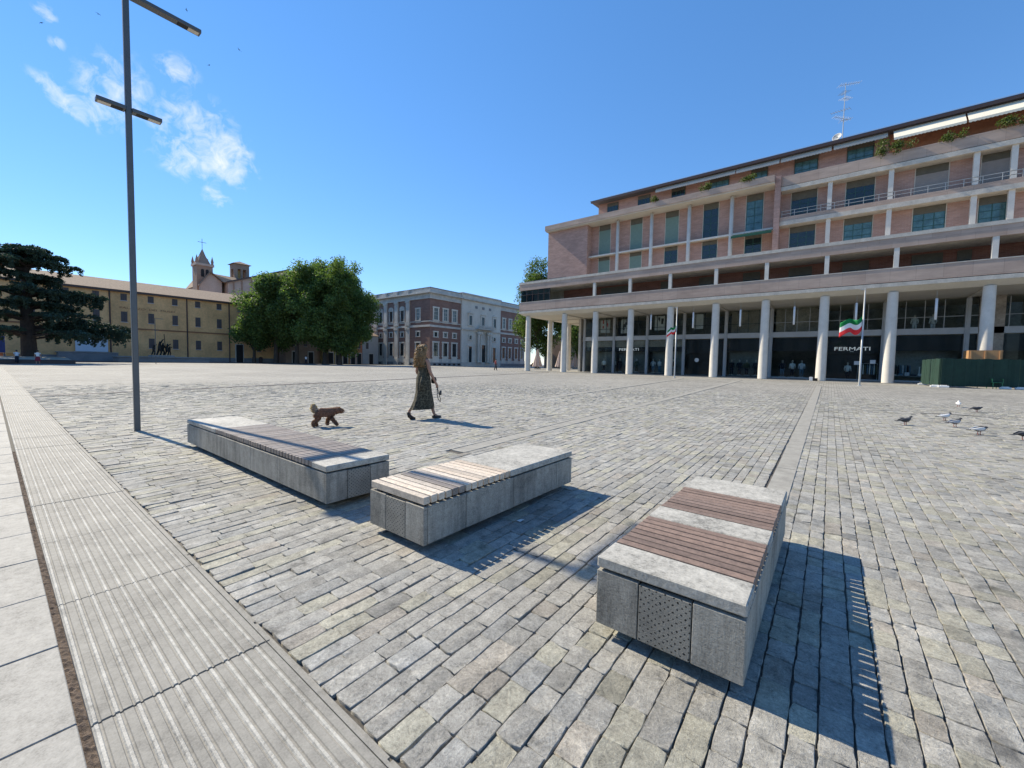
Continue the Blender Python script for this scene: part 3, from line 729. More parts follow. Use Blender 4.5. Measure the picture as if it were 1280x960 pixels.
    # right half: square pillars, ledges
    part(MB().box(-6.09, 64.2, 24.95, XE, 67, 26.2), 'top_parapet', 'brick_par'); part(MB().box(-6.09, 64.1, 24.35, XE, YW, 24.86), 'upper_ledge', 'pale_stone'); part(MB().box(-6.09, 64.3, 24.86, XE, YW, 24.95), 'shadow_joint', 'dark')
    part(MB().box(-6.09, 64.1, 19.9, XE, YW, 20.42), 'middle_ledge', 'pale_stone'); part(MB().box(-6.09, 64.25, 20.42, XE, YW, 21.0), 'middle_parapet', 'brick_par')
    for x in (-1.0, 4.55, 11.15, 13.75, 19.5, 25.2):
        for z0, z1 in ((14.55, 19.9), (21.0, 24.35)): part(MB().box(x - .22, YS - .2, z0, x + .22, YS + .2, z1), 'square_pillar', 'white_col')
    b = MB()
    for z in (21.35, 21.75): b.box(-6.0, 64.3, z, XE, 64.34, z + .05)
    x = -5.9
    while x < XE: b.box(x, 64.29, 21.0, x + .05, 64.35, 21.78); x += 1.35
    part(b, 'railing', 'railing')
    def window(x0, x1, z0, z1, zb, kind):
        """frame and panes z0..z1, roller box from z1 up to zb"""
        f = MB(); f.box(x0 - .08, YW - .05, z0 - .1, x1 + .08, YW + .3, z0 - .002); f.box(x0 - .08, YW - .04, z0, x0, YW + .3, zb); f.box(x1, YW - .04, z0, x1 + .08, YW + .3, zb)
        o = part(f, 'window', 'pale_stone')
        part(MB().box(x0, YW - .06, z1, x1, YW + .2, zb), 'roller_box', 'box_olive', o)
        if kind in ('green', 'grey'):
            s = MB(); z = z0
            while z < z1 - .02: s.box(x0 + .01, YW - .035 + .012 * (int((z - z0) / .11) % 2), z, x1 - .01, YW - .005, min(z + .11, z1)); z += .11
            part(s, 'roller_shutter', 'shutter_green' if kind == 'green' else 'shutter_grey', o)
        else:
            part(MB().box(x0 + .01, YW - .012, z0, x1 - .01, YW - .004, z1), 'pane', 'pane_sky' if kind == 'bright' else 'pane_dark', o)
            s = MB(); n = 3 if x1 - x0 > 2.3 else 2
            for i in range(n + 1): xx = x0 + (x1 - x0 - .07) * i / n; s.box(xx, YW - .05, z0, xx + .07, YW - .014, z1)
            for k in range(1, 4): zz = z0 + (z1 - z0) * k / 4; s.box(x0, YW - .045, zz, x1, YW - .016, zz + .05)
            part(s, 'glazing_bars', 'shutter_dark', o)
    Lx = [(-32.5, -30.45), (-26.9, -24.95), (-21.25, -19.3), (-15.75, -13.75), (-10.2, -8.2)]
    for i, (a, c) in enumerate(Lx):
        window(a, c, 20.25, 24.3, 25.2, ['green', 'green', 'green', 'dark', 'bright'][i]); window(a, c, 16.2, 19.2, 19.8, ['green', 'green', 'dark', 'dark', 'dark'][i])
    Rx = [(-5.0, -2.3), (.57, 3.2), (6.7, 9.3), (11.75, 13.7), (16.2, 18.4), (21, 23.2)]
    for i, (a, c) in enumerate(Rx):
        window(a, c, 20.95, [23.3, 23.5, 23.5, 23.6, 23.5, 23.5][i], 24.34, ['dark', 'dark', 'grey', 'grey', 'grey', 'dark'][i]); window(a, c, 16.2, 19.1, 19.88, ['dark', 'bright', 'bright', 'bright', 'dark', 'dark'][i])
    # green awning under the ledge of the fifth bay
    b = MB(); b.prism([(63.1, 19.25), (64.45, 19.75), (64.45, 19.70), (63.1, 19.2)], 'x', -11.55, -6.8); b.box(-11.55, 63.08, 18.95, -6.8, 63.1, 19.25); part(b, 'green_awning', 'awn_green')
    # ---- attic storey
    part(MB().box(-33.6, 67.2, 26.0, XE, 78, 29.55), 'attic_wall', 'brick')
    b = MB(); b.box(-34.3, 65.6, 29.55, XE, 79, 29.75); part(b, 'roof', 'roof_metal')
    b = MB(); b.box(-34.3, 65.5, 29.4, XE, 65.6, 29.72); b.box(-34.4, 65.5, 29.72, XE, 65.9, 29.8); part(b, 'gutter', 'pipe')
    for i, (a, c) in enumerate([(-31.85, -29.95), (-26.4, -24.45), (-20.95, -19.0), (-15.4, -12.9), (-10, -8.1), (-4.95, -2.5), (.5, 2.95), (7.8, 9.6)]):
        f = MB(); f.box(a - .06, 67.1, 26.2, c + .06, 67.195, 29.3); o = part(f, 'window', 'box_olive')
        part(MB().box(a, 67.07, 26.2, c, 67.095, 28.7), 'pane', 'pane_sky' if i in (4, 5, 6, 3) else 'pane_dark', o)
        s = MB()
        for k in range(4): xx = a + (c - a - .06) * k / 3; s.box(xx, 67.03, 26.2, xx + .06, 67.068, 28.7)
        s.box(a, 67.03, 27.6, c, 67.066, 27.66); part(s, 'glazing_bars', 'shutter_dark', o)
    def awning(a, c, name, mat, drop, out_):
        b = MB(); y1 = 66.0; b.prism([(y1, 29.38), (y1 - out_, 29.38 - drop), (y1 - out_, 29.33 - drop), (y1, 29.32)], 'x', a, c)
        n = int((c - a) / .3)
        for i in range(n):
            xa = a + (c - a) * i / n; xb = a + (c - a) * (i + 1) / n
            b.prism([(xa, 29.33 - drop), (xb, 29.33 - drop), (xb, 29.14 - drop), ((xa + xb) / 2, 29.08 - drop), (xa, 29.14 - drop)], 'y', y1 - out_ - .005, y1 - out_ + .005)
        part(b, name, mat)
    for a, c in ((-23.1, -11.85), (-11.75, -6.6), (-6.45, -1.1), (-.9, 4.1)): awning(a, c, 'folded_awning', 'awn_grey', .42, .3)
    awning(4.6, 10.3, 'cream_awning', 'cream', 1.25, 1.1); awning(10.45, 16.3, 'cream_awning', 'cream', 1.25, 1.1); awning(16.5, 22, 'cream_awning', 'cream', 1.25, 1.1)
    part(MB().box(4.4, 67.0, 26.0, XE, 67.19, 29.4), 'attic_cladding', 'terracotta_wall')
    b = MB()
    for z in (30.35, 30.75): b.tube([(-33.5, 67.5, z), (XE, 67.5, z)], .018, 5)
    x = -33.5
    while x < XE: b.tube([(x, 67.5, 29.7), (x, 67.5, 30.77)], .02, 5); x += 2.2
    part(b, 'roof_railing', 'railing')
    # ---- shop front
    zs = 9.2
    shop = part(MB().box(-34.9, 71.9, -.02, XE, 72.1, 9.34), 'shop_back_wall', 'interior')
    part(MB().box(-34.9, YS + .3, 5.35, XE, 71.9, 5.55), 'upper_floor_slab', 'interior_warm'); part(MB().box(-34.9, YS, .03, XE, 71.9, .06), 'shop_floor', 'interior_warm')
    part(MB().box(-35.3, YS - .2, .03, -34.9, 88, 9.355), 'side_wall', 'pale_stone')
    for i, x in enumerate(GX[1:]):
        f = MB(); f.box(x - .2, YS - .16, .03, x + .2, YS + .3, 9.22); f.box(x - .075, YS - .22, .03, x + .075, YS - .162, 9.22); part(f, 'shop_pilaster', 'frame_grey')
        if i + 2 >= len(GX): break
        x0, x1 = x + .2, GX[i + 2] - .2
        part(MB().box(x0, YS - .1, 5.42, x1, YS + .15, 6.1), 'spandrel', 'spandrel')
        part(MB().box(x0, YS + .03, .06, x1, YS + .05, 5.41), 'shop_glass', 'glass'); part(MB().box(x0, YS + .03, 6.11, x1, YS + .05, 9.2), 'shop_glass', 'glass')
        s = MB()
        for k in (1, 2, 3):
            xx = x0 + (x1 - x0) * k / 4; s.box(xx - .03, YS - .02, 6.11, xx + .03, YS + .06, 9.2)
        s.box(x0, YS - .03, 7.32, x1, YS + .028, 7.38); s.box(x0, YS - .03, .06, x1, YS + .028, .2); part(s, 'glazing_bars', 'frame_grey' if i > 4 else 'frame_dark')
        zb0, zb1 = (3.62, 4.3) if i not in (3, 6) else (3.3, 4.9)
        part(MB().box(x0 + .01, YS + .2, zb0, x1 - .01, YS + .32, zb1), 'sign_band', 'shop_black')
        part(MB().box(x0 + .01, YS + .35, 4.3, x1 - .01, YS + .5, 5.4), 'blind', 'shop_black' if i > 2 else 'interior_warm')
        if i in (4, 5, 0): part(MB().box(x0 + .1, 66.6, 5.56, x1 - .1, 66.75, 9.3), 'upper_display_wall', 'interior_warm')
        if i in (0, 1, 2, 4, 7): part(MB().box(x0 + .1, 66.2, .06, x1 - .1, 66.35, 3.6), 'display_wall', 'interior')
        if i in (3, 6): part(MB().box(x0 + .01, YS + .9, .06, x1 - .01, YS + 1.0, 5.3), 'entrance_doors', 'shop_black')
    text_mesh('FERMATI', 'shop_sign', .62, 3.35, wallM('-y', (.36, YS + .17, 3.66)), 'lit_sign', r, .02)
    text_mesh('FERMATI', 'shop_sign', .6, 3.3, wallM('-y', (-27.8, YS + .17, 3.72)), 'lit_sign', r, .02)
    part(MB().box(1.85, YS + .16, 3.5, 2.2, YS + .19, 3.56), 'shop_sign', 'white')
    # open passage at the right end of the shops
    part(MB().box(12.2, YS - .1, .03, 14.0, YS + .4, 9.35), 'passage_pier', 'interior_warm')
    # posters behind the upper windows
    for (x0, x1, z0, z1, m2) in ((-31.25, -29.6, 6.75, 8.9, 'poster_red'), (-27.6, -26.2, 6.6, 8.85, 'poster_dark'), (-22.05, -20.5, 6.9, 9.1, 'poster_dark'), (-16.2, -14.95, 6.9, 9.05, 'poster')):
        o = part(MB().box(x0, YS + .15, z0, x1, YS + .19, z1), 'poster', 'poster')
        b = MB()
        for k in range(4):
            xx = rnd.uniform(x0 + .25, x1 - .35); zz = rnd.uniform(z0 + .5, z1 - .6); b.box(xx, YS + .13 - .002 * k, zz, xx + rnd.uniform(.15, .4), YS + .147, zz + rnd.uniform(.4, .9))
        part(b, 'poster_print', m2, o)
    # bulkhead lamps and vents on the soffit edge
    return r
MT['pane_dark'] = mat_simple('dark_pane', (.018, .03, .036, 1), .06, .3, .6, 0, spec=.6); MT['pane_sky'] = mat_simple('teal_pane', (.07, .15, .16, 1), .08, .4, 1.5, 0, spec=.6)  # two pane colours: a dark one and a brighter teal one
arcade()

# ================================================================== OCHRE MUSEUM BUILDING (left)
def ochre():
    X = -125.0
    r = thing('museum_building', 'long ochre three storey building with brown tiled roof, behind the cedar and fountain', 'building', (X, 10, 0))
    part = lambda mb, n, m, p=r: mb.build(n, m, p)
    part(MB().box(-141, -40, -.05, X, 51, 15.7), 'wall', 'ochre')
    part(MB().prism([(X + .8, 15.75), (-133, 19.0), (-141.8, 15.75)], 'y', -40.5, 51.6), 'roof', 'roof_tile')
    part(MB().box(X + .001, -40, 15.35, X + .7, 51.3, 15.72), 'eaves', 'pipe')
    b = MB(); b.box(X + .002, -40, 7.25, X + .14, 50.9, 7.55); part(b, 'string_course', 'ochre_dark')
    part(MB().box(X + .002, -40, -.03, X + .1, 50.9, 1.2), 'base_course', 'plinth')
    for y in (16.6, 30.2, 39.1): part(MB().tube([(X + .15, y, .1), (X + .15, y, 15.4)], .13, 8), 'downpipe', 'pipe')
    proto = None
    ys = [-17, -12.5, -8, -3.5, .9, 5.4, 10.05, 14.5, 18.9, 23.5, 27.9, 32.4, 36.9, 41.6, 46.1]
    def win(y, z0, z1):
        f = MB(); f.box(X + .003, y - .62, z0 - .12, X + .16, y + .62, z0 - .01); o = part(f, 'window', 'pal_stone')
        part(MB().box(X + .004, y - .52, z0, X + .05, y + .52, z1), 'shutters', 'shut_brown', o)
        s = MB(); s.box(X + .052, y - .03, z0, X + .075, y + .03, z1)
        for k in range(1, 8): zz = z0 + (z1 - z0) * k / 8; s.box(X + .052, y - .5, zz, X + .062, y + .5, zz + .03)
        part(s, 'slats', 'pipe', o)
    for y in ys:
        win(y, 13.55, 15.05); win(y, 8.8, 11.1)
        if y > 20 and abs(y - 41.6) > 1: win(y, 3.1, 5.35)
    o = part(MB().box(X + .003, 40.4, .0, X + .12, 42.4, 4.9), 'doorway', 'pal_stone'); part(MB().box(X + .121, 40.6, .0, X + .15, 42.2, 4.75), 'door', 'dark', o)
    text_mesh('PALAZZO  DEI  MUSEI', 'wall_lettering', .6, 9.6, wallM('+x', (X + .02, 18.2, 11.75)), 'ochre_dark', r, .03)
    return r
ochre()
t = thing('cinema_screen', 'big pale blank screen on the ochre wall, partly behind the low cedar branch', 'screen', (-124.6, 13.6, 0))
MB().box(-124.75, 11.2, 2.0, -124.6, 16.1, 6.8).build('screen_panel', 'screen', t); MB().box(-124.85, 11.0, 1.3, -124.76, 16.3, 2.0).build('screen_base', 'frame_grey', t)
t = thing('stage_wall', 'low grey stage wall below the big blank screen', 'wall', (-122, 12, 0))
MB().box(-124.5, 8.5, -.02, -121, 17.2, 1.75).build('wall_body', 'plinth', t); MB().box(-124.6, 8.3, 1.75, -120.9, 17.3, 1.9).build('coping', 'basin', t)

# ---- church behind
def church():
    X = -155
    r = thing('bell_tower', 'tall brick bell tower with corner pinnacles and a cross, leftmost of the two towers', 'tower', (X, 42.2, 0))
    b = MB(); b.box(X - 4.3, 40.1, 0, X, 44.3, 29.6); b.build('tower_shaft', 'church_brick', r)
    b = MB(); b.box(X - 4.6, 39.8, 29.6, X + .3, 44.6, 30.3)
    b.build('cornice', 'church_plaster', r)
    MB().lathe([(30.3, 2.4), (33.0, .9), (35.2, .05)], (X - 2.15, 42.2), 8).build('spire', 'church_brick', r)
    for y in (40.2, 44.2):
        for x in (X - 4.2, X - .1): MB().lathe([(30.3, .34), (31.0, .34), (31.05, .42), (32.8, .03)], (x, y), 8).build('pinnacle', 'church_brick', r)
    b = MB(); b.tube([(X - 2.15, 42.2, 35), (X - 2.15, 42.2, 38.3)], .07, 6); b.tube([(X - 2.15, 41.1, 37.2), (X - 2.15, 43.3, 37.2)], .07, 6); b.build('cross', 'pipe', r)
    for y in (41.6, 42.8):
        o = MB(); o.box(X + .002, y - .42, 26.2, X + .03, y + .42, 28.2); o.prism([(y + .42 * math.cos(a * PI / 8), 28.2 + .42 * math.sin(a * PI / 8)) for a in range(9)], 'x', X + .002, X + .03); o.build('belfry_opening', 'dark', r)
    r = thing('church', 'church roofs and tall plain walls rising behind the ochre building, between the two towers', 'church', (X, 50, 0))
    b = MB(); b.prism([(40.6, 0), (46.3, 0), (46.3, 25.2), (43.2, 27.5), (40.6, 23.6)], 'x', X - 12, X + 1.2); b.build('gable_wall', 'church_plaster', r)
    b = MB(); b.add([(X + 2, 43.2, 27.9), (X + 2, 47.0, 25.2), (X - 13, 47.0, 25.2), (X - 13, 43.2, 27.9)], [(0, 1, 2, 3)]); b.add([(X + 2, 43.2, 27.9), (X + 2, 40.2, 23.3), (X - 13, 40.2, 23.3), (X - 13, 43.2, 27.9)], [(0, 1, 2, 3)])
    b.add([(X - .5, 43.2, 27.8), (X - 3, 54, 27.8), (X + 3.0, 54, 25.0), (X + 3, 46.2, 25.0)], [(0, 1, 2, 3)])
    b.prism([(43.2, 27.9), (47.1, 25.1), (47.1, 24.8), (43.2, 27.55)], 'x', X + 1.21, X + 2); b.prism([(43.2, 27.9), (40.1, 23.3), (40.1, 23.0), (43.2, 27.55)], 'x', X + 1.21, X + 2); b.build('roof', 'roof_tile', r)
    b = MB(); b.prism([(47.4, 0), (66, 0), (66, 32.5), (47.4, 25.2)], 'x', X - 9, X + 3.1); b.build('nave_wall', 'church_plaster', r)
    b = MB(); b.prism([(47.0, 25.35), (66, 32.75), (66, 32.3), (47.0, 24.9)], 'x', X - 9, X + 3.9); b.build('nave_eaves', 'pipe', r)
    for y in (49.0, 51.3, 54.1, 57, 60): MB().box(X + 3.1, y - .16, 0, X + 3.3, y + .16, 25.3 + (y - 47.4) * .385 - .5).build('pilaster_strip', 'church_brick', r)
    o = MB(); o.box(X + 3.102, 50.0, 19.8, X + 3.15, 50.9, 21.0); o.prism([(50.45 + .45 * math.cos(a * PI / 8), 21.0 + .45 * math.sin(a * PI / 8)) for a in range(9)], 'x', X + 3.102, X + 3.15); o.build('window', 'dark', r)
    r = thing('small_belfry', 'small square belfry with two arches and a flat pyramid roof above the nave', 'tower', (-158, 53.3, 0))
    y0, y1, x0, x1 = 51.2, 55.6, -162.2, -158.0
    b = MB()
    for ya, yb in ((y0, y0 + .95), (y0 + 1.9, y1 - 1.9), (y1 - .95, y1)):
        b.box(x1 - .5, ya, 27.6, x1, yb, 31.0); b.box(x0, ya, 27.6, x0 + .5, yb, 31.0)
    for xa, xb in ((x0 + .5, x0 + 1.1), (x1 - 1.1, x1 - .5)):
        b.box(xa, y0, 27.6, xb, y0 + .5, 31.0); b.box(xa, y1 - .5, 27.6, xb, y1, 31.0)
    b.box(x0, y0, 20, x1, y1, 27.6); b.box(x0, y0, 31.0, x1, y1, 32.7)
    b.build('belfry_wall', 'church_brick', r)
    MB().box(x0 + 1.9, y0 + 1.2, 27.6, x0 + 2.3, y1 - 1.2, 30.8).build('inner_wall', 'belfry_gold', r)
    b = MB(); b.add([(x0 - .6, y0 - .6, 32.7), (x1 + .6, y0 - .6, 32.7), (x1 + .6, y1 + .6, 32.7), (x0 - .6, y1 + .6, 32.7), ((x0 + x1) / 2, (y0 + y1) / 2, 34.0)], [(0, 1, 4), (1, 2, 4), (2, 3, 4), (3, 0, 4), (0, 3, 2, 1)]); b.build('roof', 'roof_tile', r)
church()

# ================================================================== PALAZZO
def palazzo():
    XP, YP = -93.0, 79.8
    r = thing('palazzo', 'grand two storey palace of brown brick and white stone with corner pilasters', 'building', (XP, YP, 0))
    part = lambda mb, n, m, p=r: mb.build(n, m, p)
    part(MB().box(XP - 32, YP, -.05, XP, 92.4, 20.2), 'brick_wing', 'pal_brick'); part(MB().box(XP - 30, 92.4, -.05, XP + .5, 111.6, 22.9), 'white_centre', 'pal_white'); part(MB().box(XP - 30, 111.6, -.05, XP, 127, 20.2), 'brick_wing', 'pal_brick')
    # bands run along the left face (towards -X) and the right face (along Y)
    def band(z0, z1, d, name, mat, centre=False):
        
        for q in ((XP - 32, YP - d, z0, XP + d, YP + .2, z1), (XP - .2, YP + .2, z0, XP + d, 92.4, z1), (XP - .2, 111.6, z0, XP + d, 127, z1)): part(MB().box(*q), name, mat)
    band(-.03, 1.0, .25, 'base_course', 'plinth'); band(1.0, 2.1, .16, 'dado', 'pal_stone'); band(11.5, 12.1, .3, 'string_course', 'pal_stone'); band(13.0, 13.3, .15, 'sill_band', 'pal_stone')
    band(19.75, 20.15, .3, 'cornice_moulding', 'pal_stone'); band(20.2, 21.3, .1, 'frieze', 'pal_stone'); band(21.3, 21.7, .9, 'cornice', 'pal_stone'); band(21.7, 22.8, .2, 'attic_parapet', 'pal_stone'); band(22.8, 23.0, .35, 'coping', 'plinth')
    for z0, z1, d in ((-.03, 1.3, .7), (11.6, 12.1, .85), (21.2, 21.6, 1.2), (22.9, 23.3, .8)): part(MB().box(XP - 1, 92.3, z0, XP + d, 111.7, z1), 'centre_moulding', 'pal_stone')
    def win(face, u, w, z0, z1, kind):
        P = (lambda a, d0, z, c, d1, zz: (XP + d0, a, z, XP + d1, c, zz)) if face == 'R' else (lambda a, d0, z, c, d1, zz: (a, YP - d0, z, c, YP - d1, zz))
        if face == 'C': P = lambda a, d0, z, c, d1, zz: (XP + .5 + d0, a, z, XP + .5 + d1, c, zz)
        h = w / 2; s = MB(); t = .42 if kind != 'sq' else .36
        s.box(*P(u - h - t, .003, z0 - .3, u - h, .2, z1)); s.box(*P(u + h, .003, z0 - .3, u + h + t, .2, z1)); s.box(*P(u - h - t - .1, .003, z1, u + h + t + .1, .28, z1 + t))
        s.box(*P(u - h - t - .1, .003, z0 - .55, u + h + t + .1, .26, z0 - .3)) if kind != 'door' else None
        if kind == 'ped':
            ax = 'x' if face != 'L' else 'y'; pts = [(u - h - .8, z1 + t + .25), (u + h + .8, z1 + t + .25), (u, z1 + t + 1.05)]
            if face == 'L': s.prism([(u + (h + .5) * math.cos(a * PI / 8), z1 + t + .9 * math.sin(a * PI / 8)) for a in range(9)], 'y', YP - .3, YP - .003)
            else:
                d = XP + (.5 if face == 'C' else 0); s.prism(pts, 'x', d + .003, d + .3)
        if kind in ('up', 'ped') and face != 'C': s.box(*P(u - h - t, .003, z0 - 1.1, u + h + t, .1, z0 - .55))
        if kind == 'low' and face != 'C': s.box(*P(u - h - t, .17, 1.0, u + h + t, .2, z0 - .55))
        o = part(s, 'window' if kind != 'door' else 'doorway', 'pal_white' if face != 'L' else 'pal_stone')
        part(MB().box(*P(u - h, .004, z0 - .3, u + h, .05, z1)), 'pane' if kind != 'door' else 'door', 'pane_dark' if kind != 'up' else 'pane_dull', o)
        if kind != 'door':
            m = MB(); m.box(*P(u - .05, .052, z0 - .3, u + .05, .09, z1))
            for k in (1, 2): m.box(*P(u - h, .052, z0 + (z1 - z0) * k / 3, u + h, .08, z0 + (z1 - z0) * k / 3 + .08))
            part(m, 'glazing_bars', 'pal_stone' if kind == 'up' else 'frame_dark', o)
    for u in (82.0, 85.8, 89.6):
        win('R', u, 1.5, 14.0, 17.1, 'up'); win('R', u, 1.15, 9.0, 10.0, 'sq'); win('R', u, 1.7, 3.2, 6.9, 'low')
    for u in (114.0, 117.6, 121.4, 125):
        win('R', u, 1.2, 14.0, 17.0, 'up'); win('R', u, 1.2, 9.0, 10.0, 'sq'); win('R', u, 1.4, 3.2, 6.7, 'low')
    for u in (-98.3, -105.9, -111.6, -117.2, -122.6):
        win('L', u, 1.5, 13.9, 16.9, 'ped' if u < -100 else 'up'); win('L', u, 1.2, 9.1, 10.1, 'sq'); win('L', u, 1.7, 3.2, 6.8, 'low')
    for u in (-103.0, -108.7, -114.4, -119.9, -125):
        b = MB(); b.box(u - .8, YP - .45, 13.3, u + .8, YP - .003, 19.7); b.box(u - .8, YP - .45, 2.1, u + .8, YP - .003, 11.45); b.box(u - 1, YP - .6, 19.1, u + 1, YP - .451, 19.7); b.box(u - 1, YP - .6, 10.9, u + 1, YP - .451, 11.45); b.box(u - 1, YP - .6, 12.1, u + 1, YP - .003, 13.25); b.box(u - 1.0, YP - .62, -.03, u + 1.0, YP - .26, 2.1); b.box(u - .9, YP - .9, 21.7, u + .9, YP - .25, 22.75)
        part(b, 'pilaster', 'pal_stone')
    for u in (96.3, 102.3, 108.3):
        win('C', u, 1.3, 13.6, 16.3, 'ped')
    for u in (96.3, 108.3): win('C', u, 1.4, 1.6, 6.4, 'door'); win('C', u, 1.1, 9.0, 9.9, 'sq')
    win('C', 102.4, 2.4, .9, 7.1, 'door')
    for u in (99.6, 100.6, 104.3, 105.3): part(MB().lathe([(1.3, .5), (1.6, .4), (10.2, .36), (10.7, .6), (11.4, .6)], (XP + 1.3, u), 14), 'door_column', 'pal_white')
    o = part(MB().box(XP + .5, 98.6, 12.1, XP + 2.2, 106.4, 12.4), 'balcony', 'pal_stone'); b = MB(); b.box(XP + 2.0, 98.7, 13.2, XP + 2.2, 106.3, 13.4)
    for k in range(18): b.lathe([(12.4, .09), (12.7, .15), (13.2, .08)], (XP + 2.1, 98.9 + k * .435), 6)
    part(b, 'balustrade', 'pal_stone', o)
    for u in (99, 102.4, 105.8): part(MB().box(XP + .503, u - .5, 18.9, XP + .65, u + .5, 19.7), 'wall_vent', 'plinth')
    b = MB()
    for u in range(6): b.box(XP + .252, 81 + u * 2, .2, XP + .27, 82 + u * 2, .7); b.box(XP - 5 - u * 4, YP - .27, .2, XP - 4 - u * 4, YP - .252, .7)
    part(b, 'basement_vents', 'dark')
MT['pane_dull'] = mat_simple('grey_pane', (.09, .12, .12, 1), .15, .3, 1, 0, spec=.5)
palazzo()
# ---- small houses between the trees and the palace
def house(label, X, y0, y1, h, mat, wins, shop):
    r = thing('town_house', label, 'house', (X, (y0 + y1) / 2, 0), 'small houses behind the plane trees')
    MB().box(X - 10, y0, -.05, X, y1, h).build('wall', mat, r); MB().prism([(X + .5, h), (X - 5, h + 2), (X - 10.5, h)], 'y', y0, y1).build('roof', 'roof_tile', r)
    for y in wins:
        for z in (4.9, 8.6):
            o = MB().box(X + .003, y - .55, z - .1, X + .1, y + .55, z).build('window', 'pal_stone', r); MB().box(X + .004, y - .45, z, X + .05, y + .45, min(z + 2, h - .4)).build('shutters', 'shut_brown', o)
    for y in shop:
        o = MB().box(X + .003, y - .9, 0, X + .08, y + .9, 3.6).build('doorway', 'pal_stone', r); MB().box(X + .082, y - .7, 0, X + .11, y + .7, 3.3).build('door', 'dark', o)
house('yellow ochre house under the plane trees', -118, 61.5, 68.9, 12.5, 'house_yellow', (63.5, 66.5), (63, 65.3, 67.6))
house('orange red house between the yellow house and the pale one', -118, 69.0, 73.4, 13.2, 'house_orange', (70.3, 72.3), (70.2, 72.3))
house('pale grey house next to the palace', -118, 73.5, 79.3, 9.2, 'house_pale', (75.2,), (76.6,))
house('tall terracotta house with tiled roof behind the cedar, at the left edge', -146, -30, 4.5, 21.5, 'terracotta_wall', (-12, -6, 0), ())
house('dark brick house in the shade between the ochre building and the yellow house', -121, 51.4, 61.3, 11.0, 'church_brick', (53.5, 57, 60), (54, 58.5))
house('long low shaded house behind the lime trees, seen through the arcade', -64, 112, 150, 9.0, 'church_brick', (), ())

def theatre():  # unseen from the camera; added so shop glass reflects walls instead of sky
    r = thing('theatre_building', 'pale theatre front on the viewer\'s side of the square', 'building', (-30, -75, 0))
    MB().box(-95, -105, -.05, 45, -75, 27).build('wall', 'pal_white', r); MB().prism([(-74, 27), (-90, 34), (-106, 27)], 'x', -96, 46).build('roof', 'roof_tile', r); MB().box(-95.5, -75, 26.2, 45.5, -74.3, 27.1).build('cornice', 'pal_stone', r)
    for k in range(26):
        for z0, z1 in ((1.0, 5.6), (9, 14), (18, 23)):
            o = MB().box(-92 + k * 5.3 - .2, -74.99, z0 - .2, -92 + k * 5.3 + 2.4, -74.8, z1 + .2).build('window', 'pal_stone', r); MB().box(-92 + k * 5.3, -74.798, z0, -92 + k * 5.3 + 2.2, -74.75, z1).build('pane', 'pane_dark', o)
theatre()

# ================================================================== VEGETATION
def leaves(P, N, size, tone, asp=.62, fold=.0):
    n = len(P); N = N / np.linalg.norm(N, axis=1, keepdims=True); a = R.normal(size=(n, 3)); a -= N * (a * N).sum(1, keepdims=True); a /= np.linalg.norm(a, axis=1, keepdims=True); b = np.cross(N, a)
    s = (size * R.uniform(.7, 1.3, n))[:, None]
    V = np.stack([P - a * s * .5, P + b * s * asp * .5 + N * s * .1, P + a * s * .5, P - b * s * asp * .5 + N * s * .1], 1).reshape(-1, 3)
    F = np.arange(4 * n).reshape(n, 4)
    return V, F, np.repeat(tone, 4, 0)
def crown_mesh(name, parent, clumps, per, size, mat, flat=1.0, up=.35):
    Ps, Ns, Ts = [], [], []
    for c, r in clumps:
        k = int(per * r * r); d = R.normal(size=(k, 3)); d /= np.linalg.norm(d, axis=1, keepdims=True)
        rr = r * (R.random(k) ** .4)[:, None] * R.uniform(.8, 1.15, (k, 1)); p = d * rr; p[:, 2] *= flat
        Ps.append(np.array(c) + p); nn = d * .7 + R.normal(size=(k, 3)) * .6; nn[:, 2] += up; Ns.append(nn)
        t = R.uniform(.88, 1.14) * (1 + R.normal(0, .2, (k, 1))).clip(.5, 1.6) * np.array([[1, 1, 1.0]]); y = R.random(k) < .12; t[y] *= np.array([1.35, 1.2, .8]); Ts.append(t)
    V, F, T = leaves(np.concatenate(Ps), np.concatenate(Ns), size, np.concatenate(Ts)); return fast_mesh(name, V, F, mat, T, parent=parent)
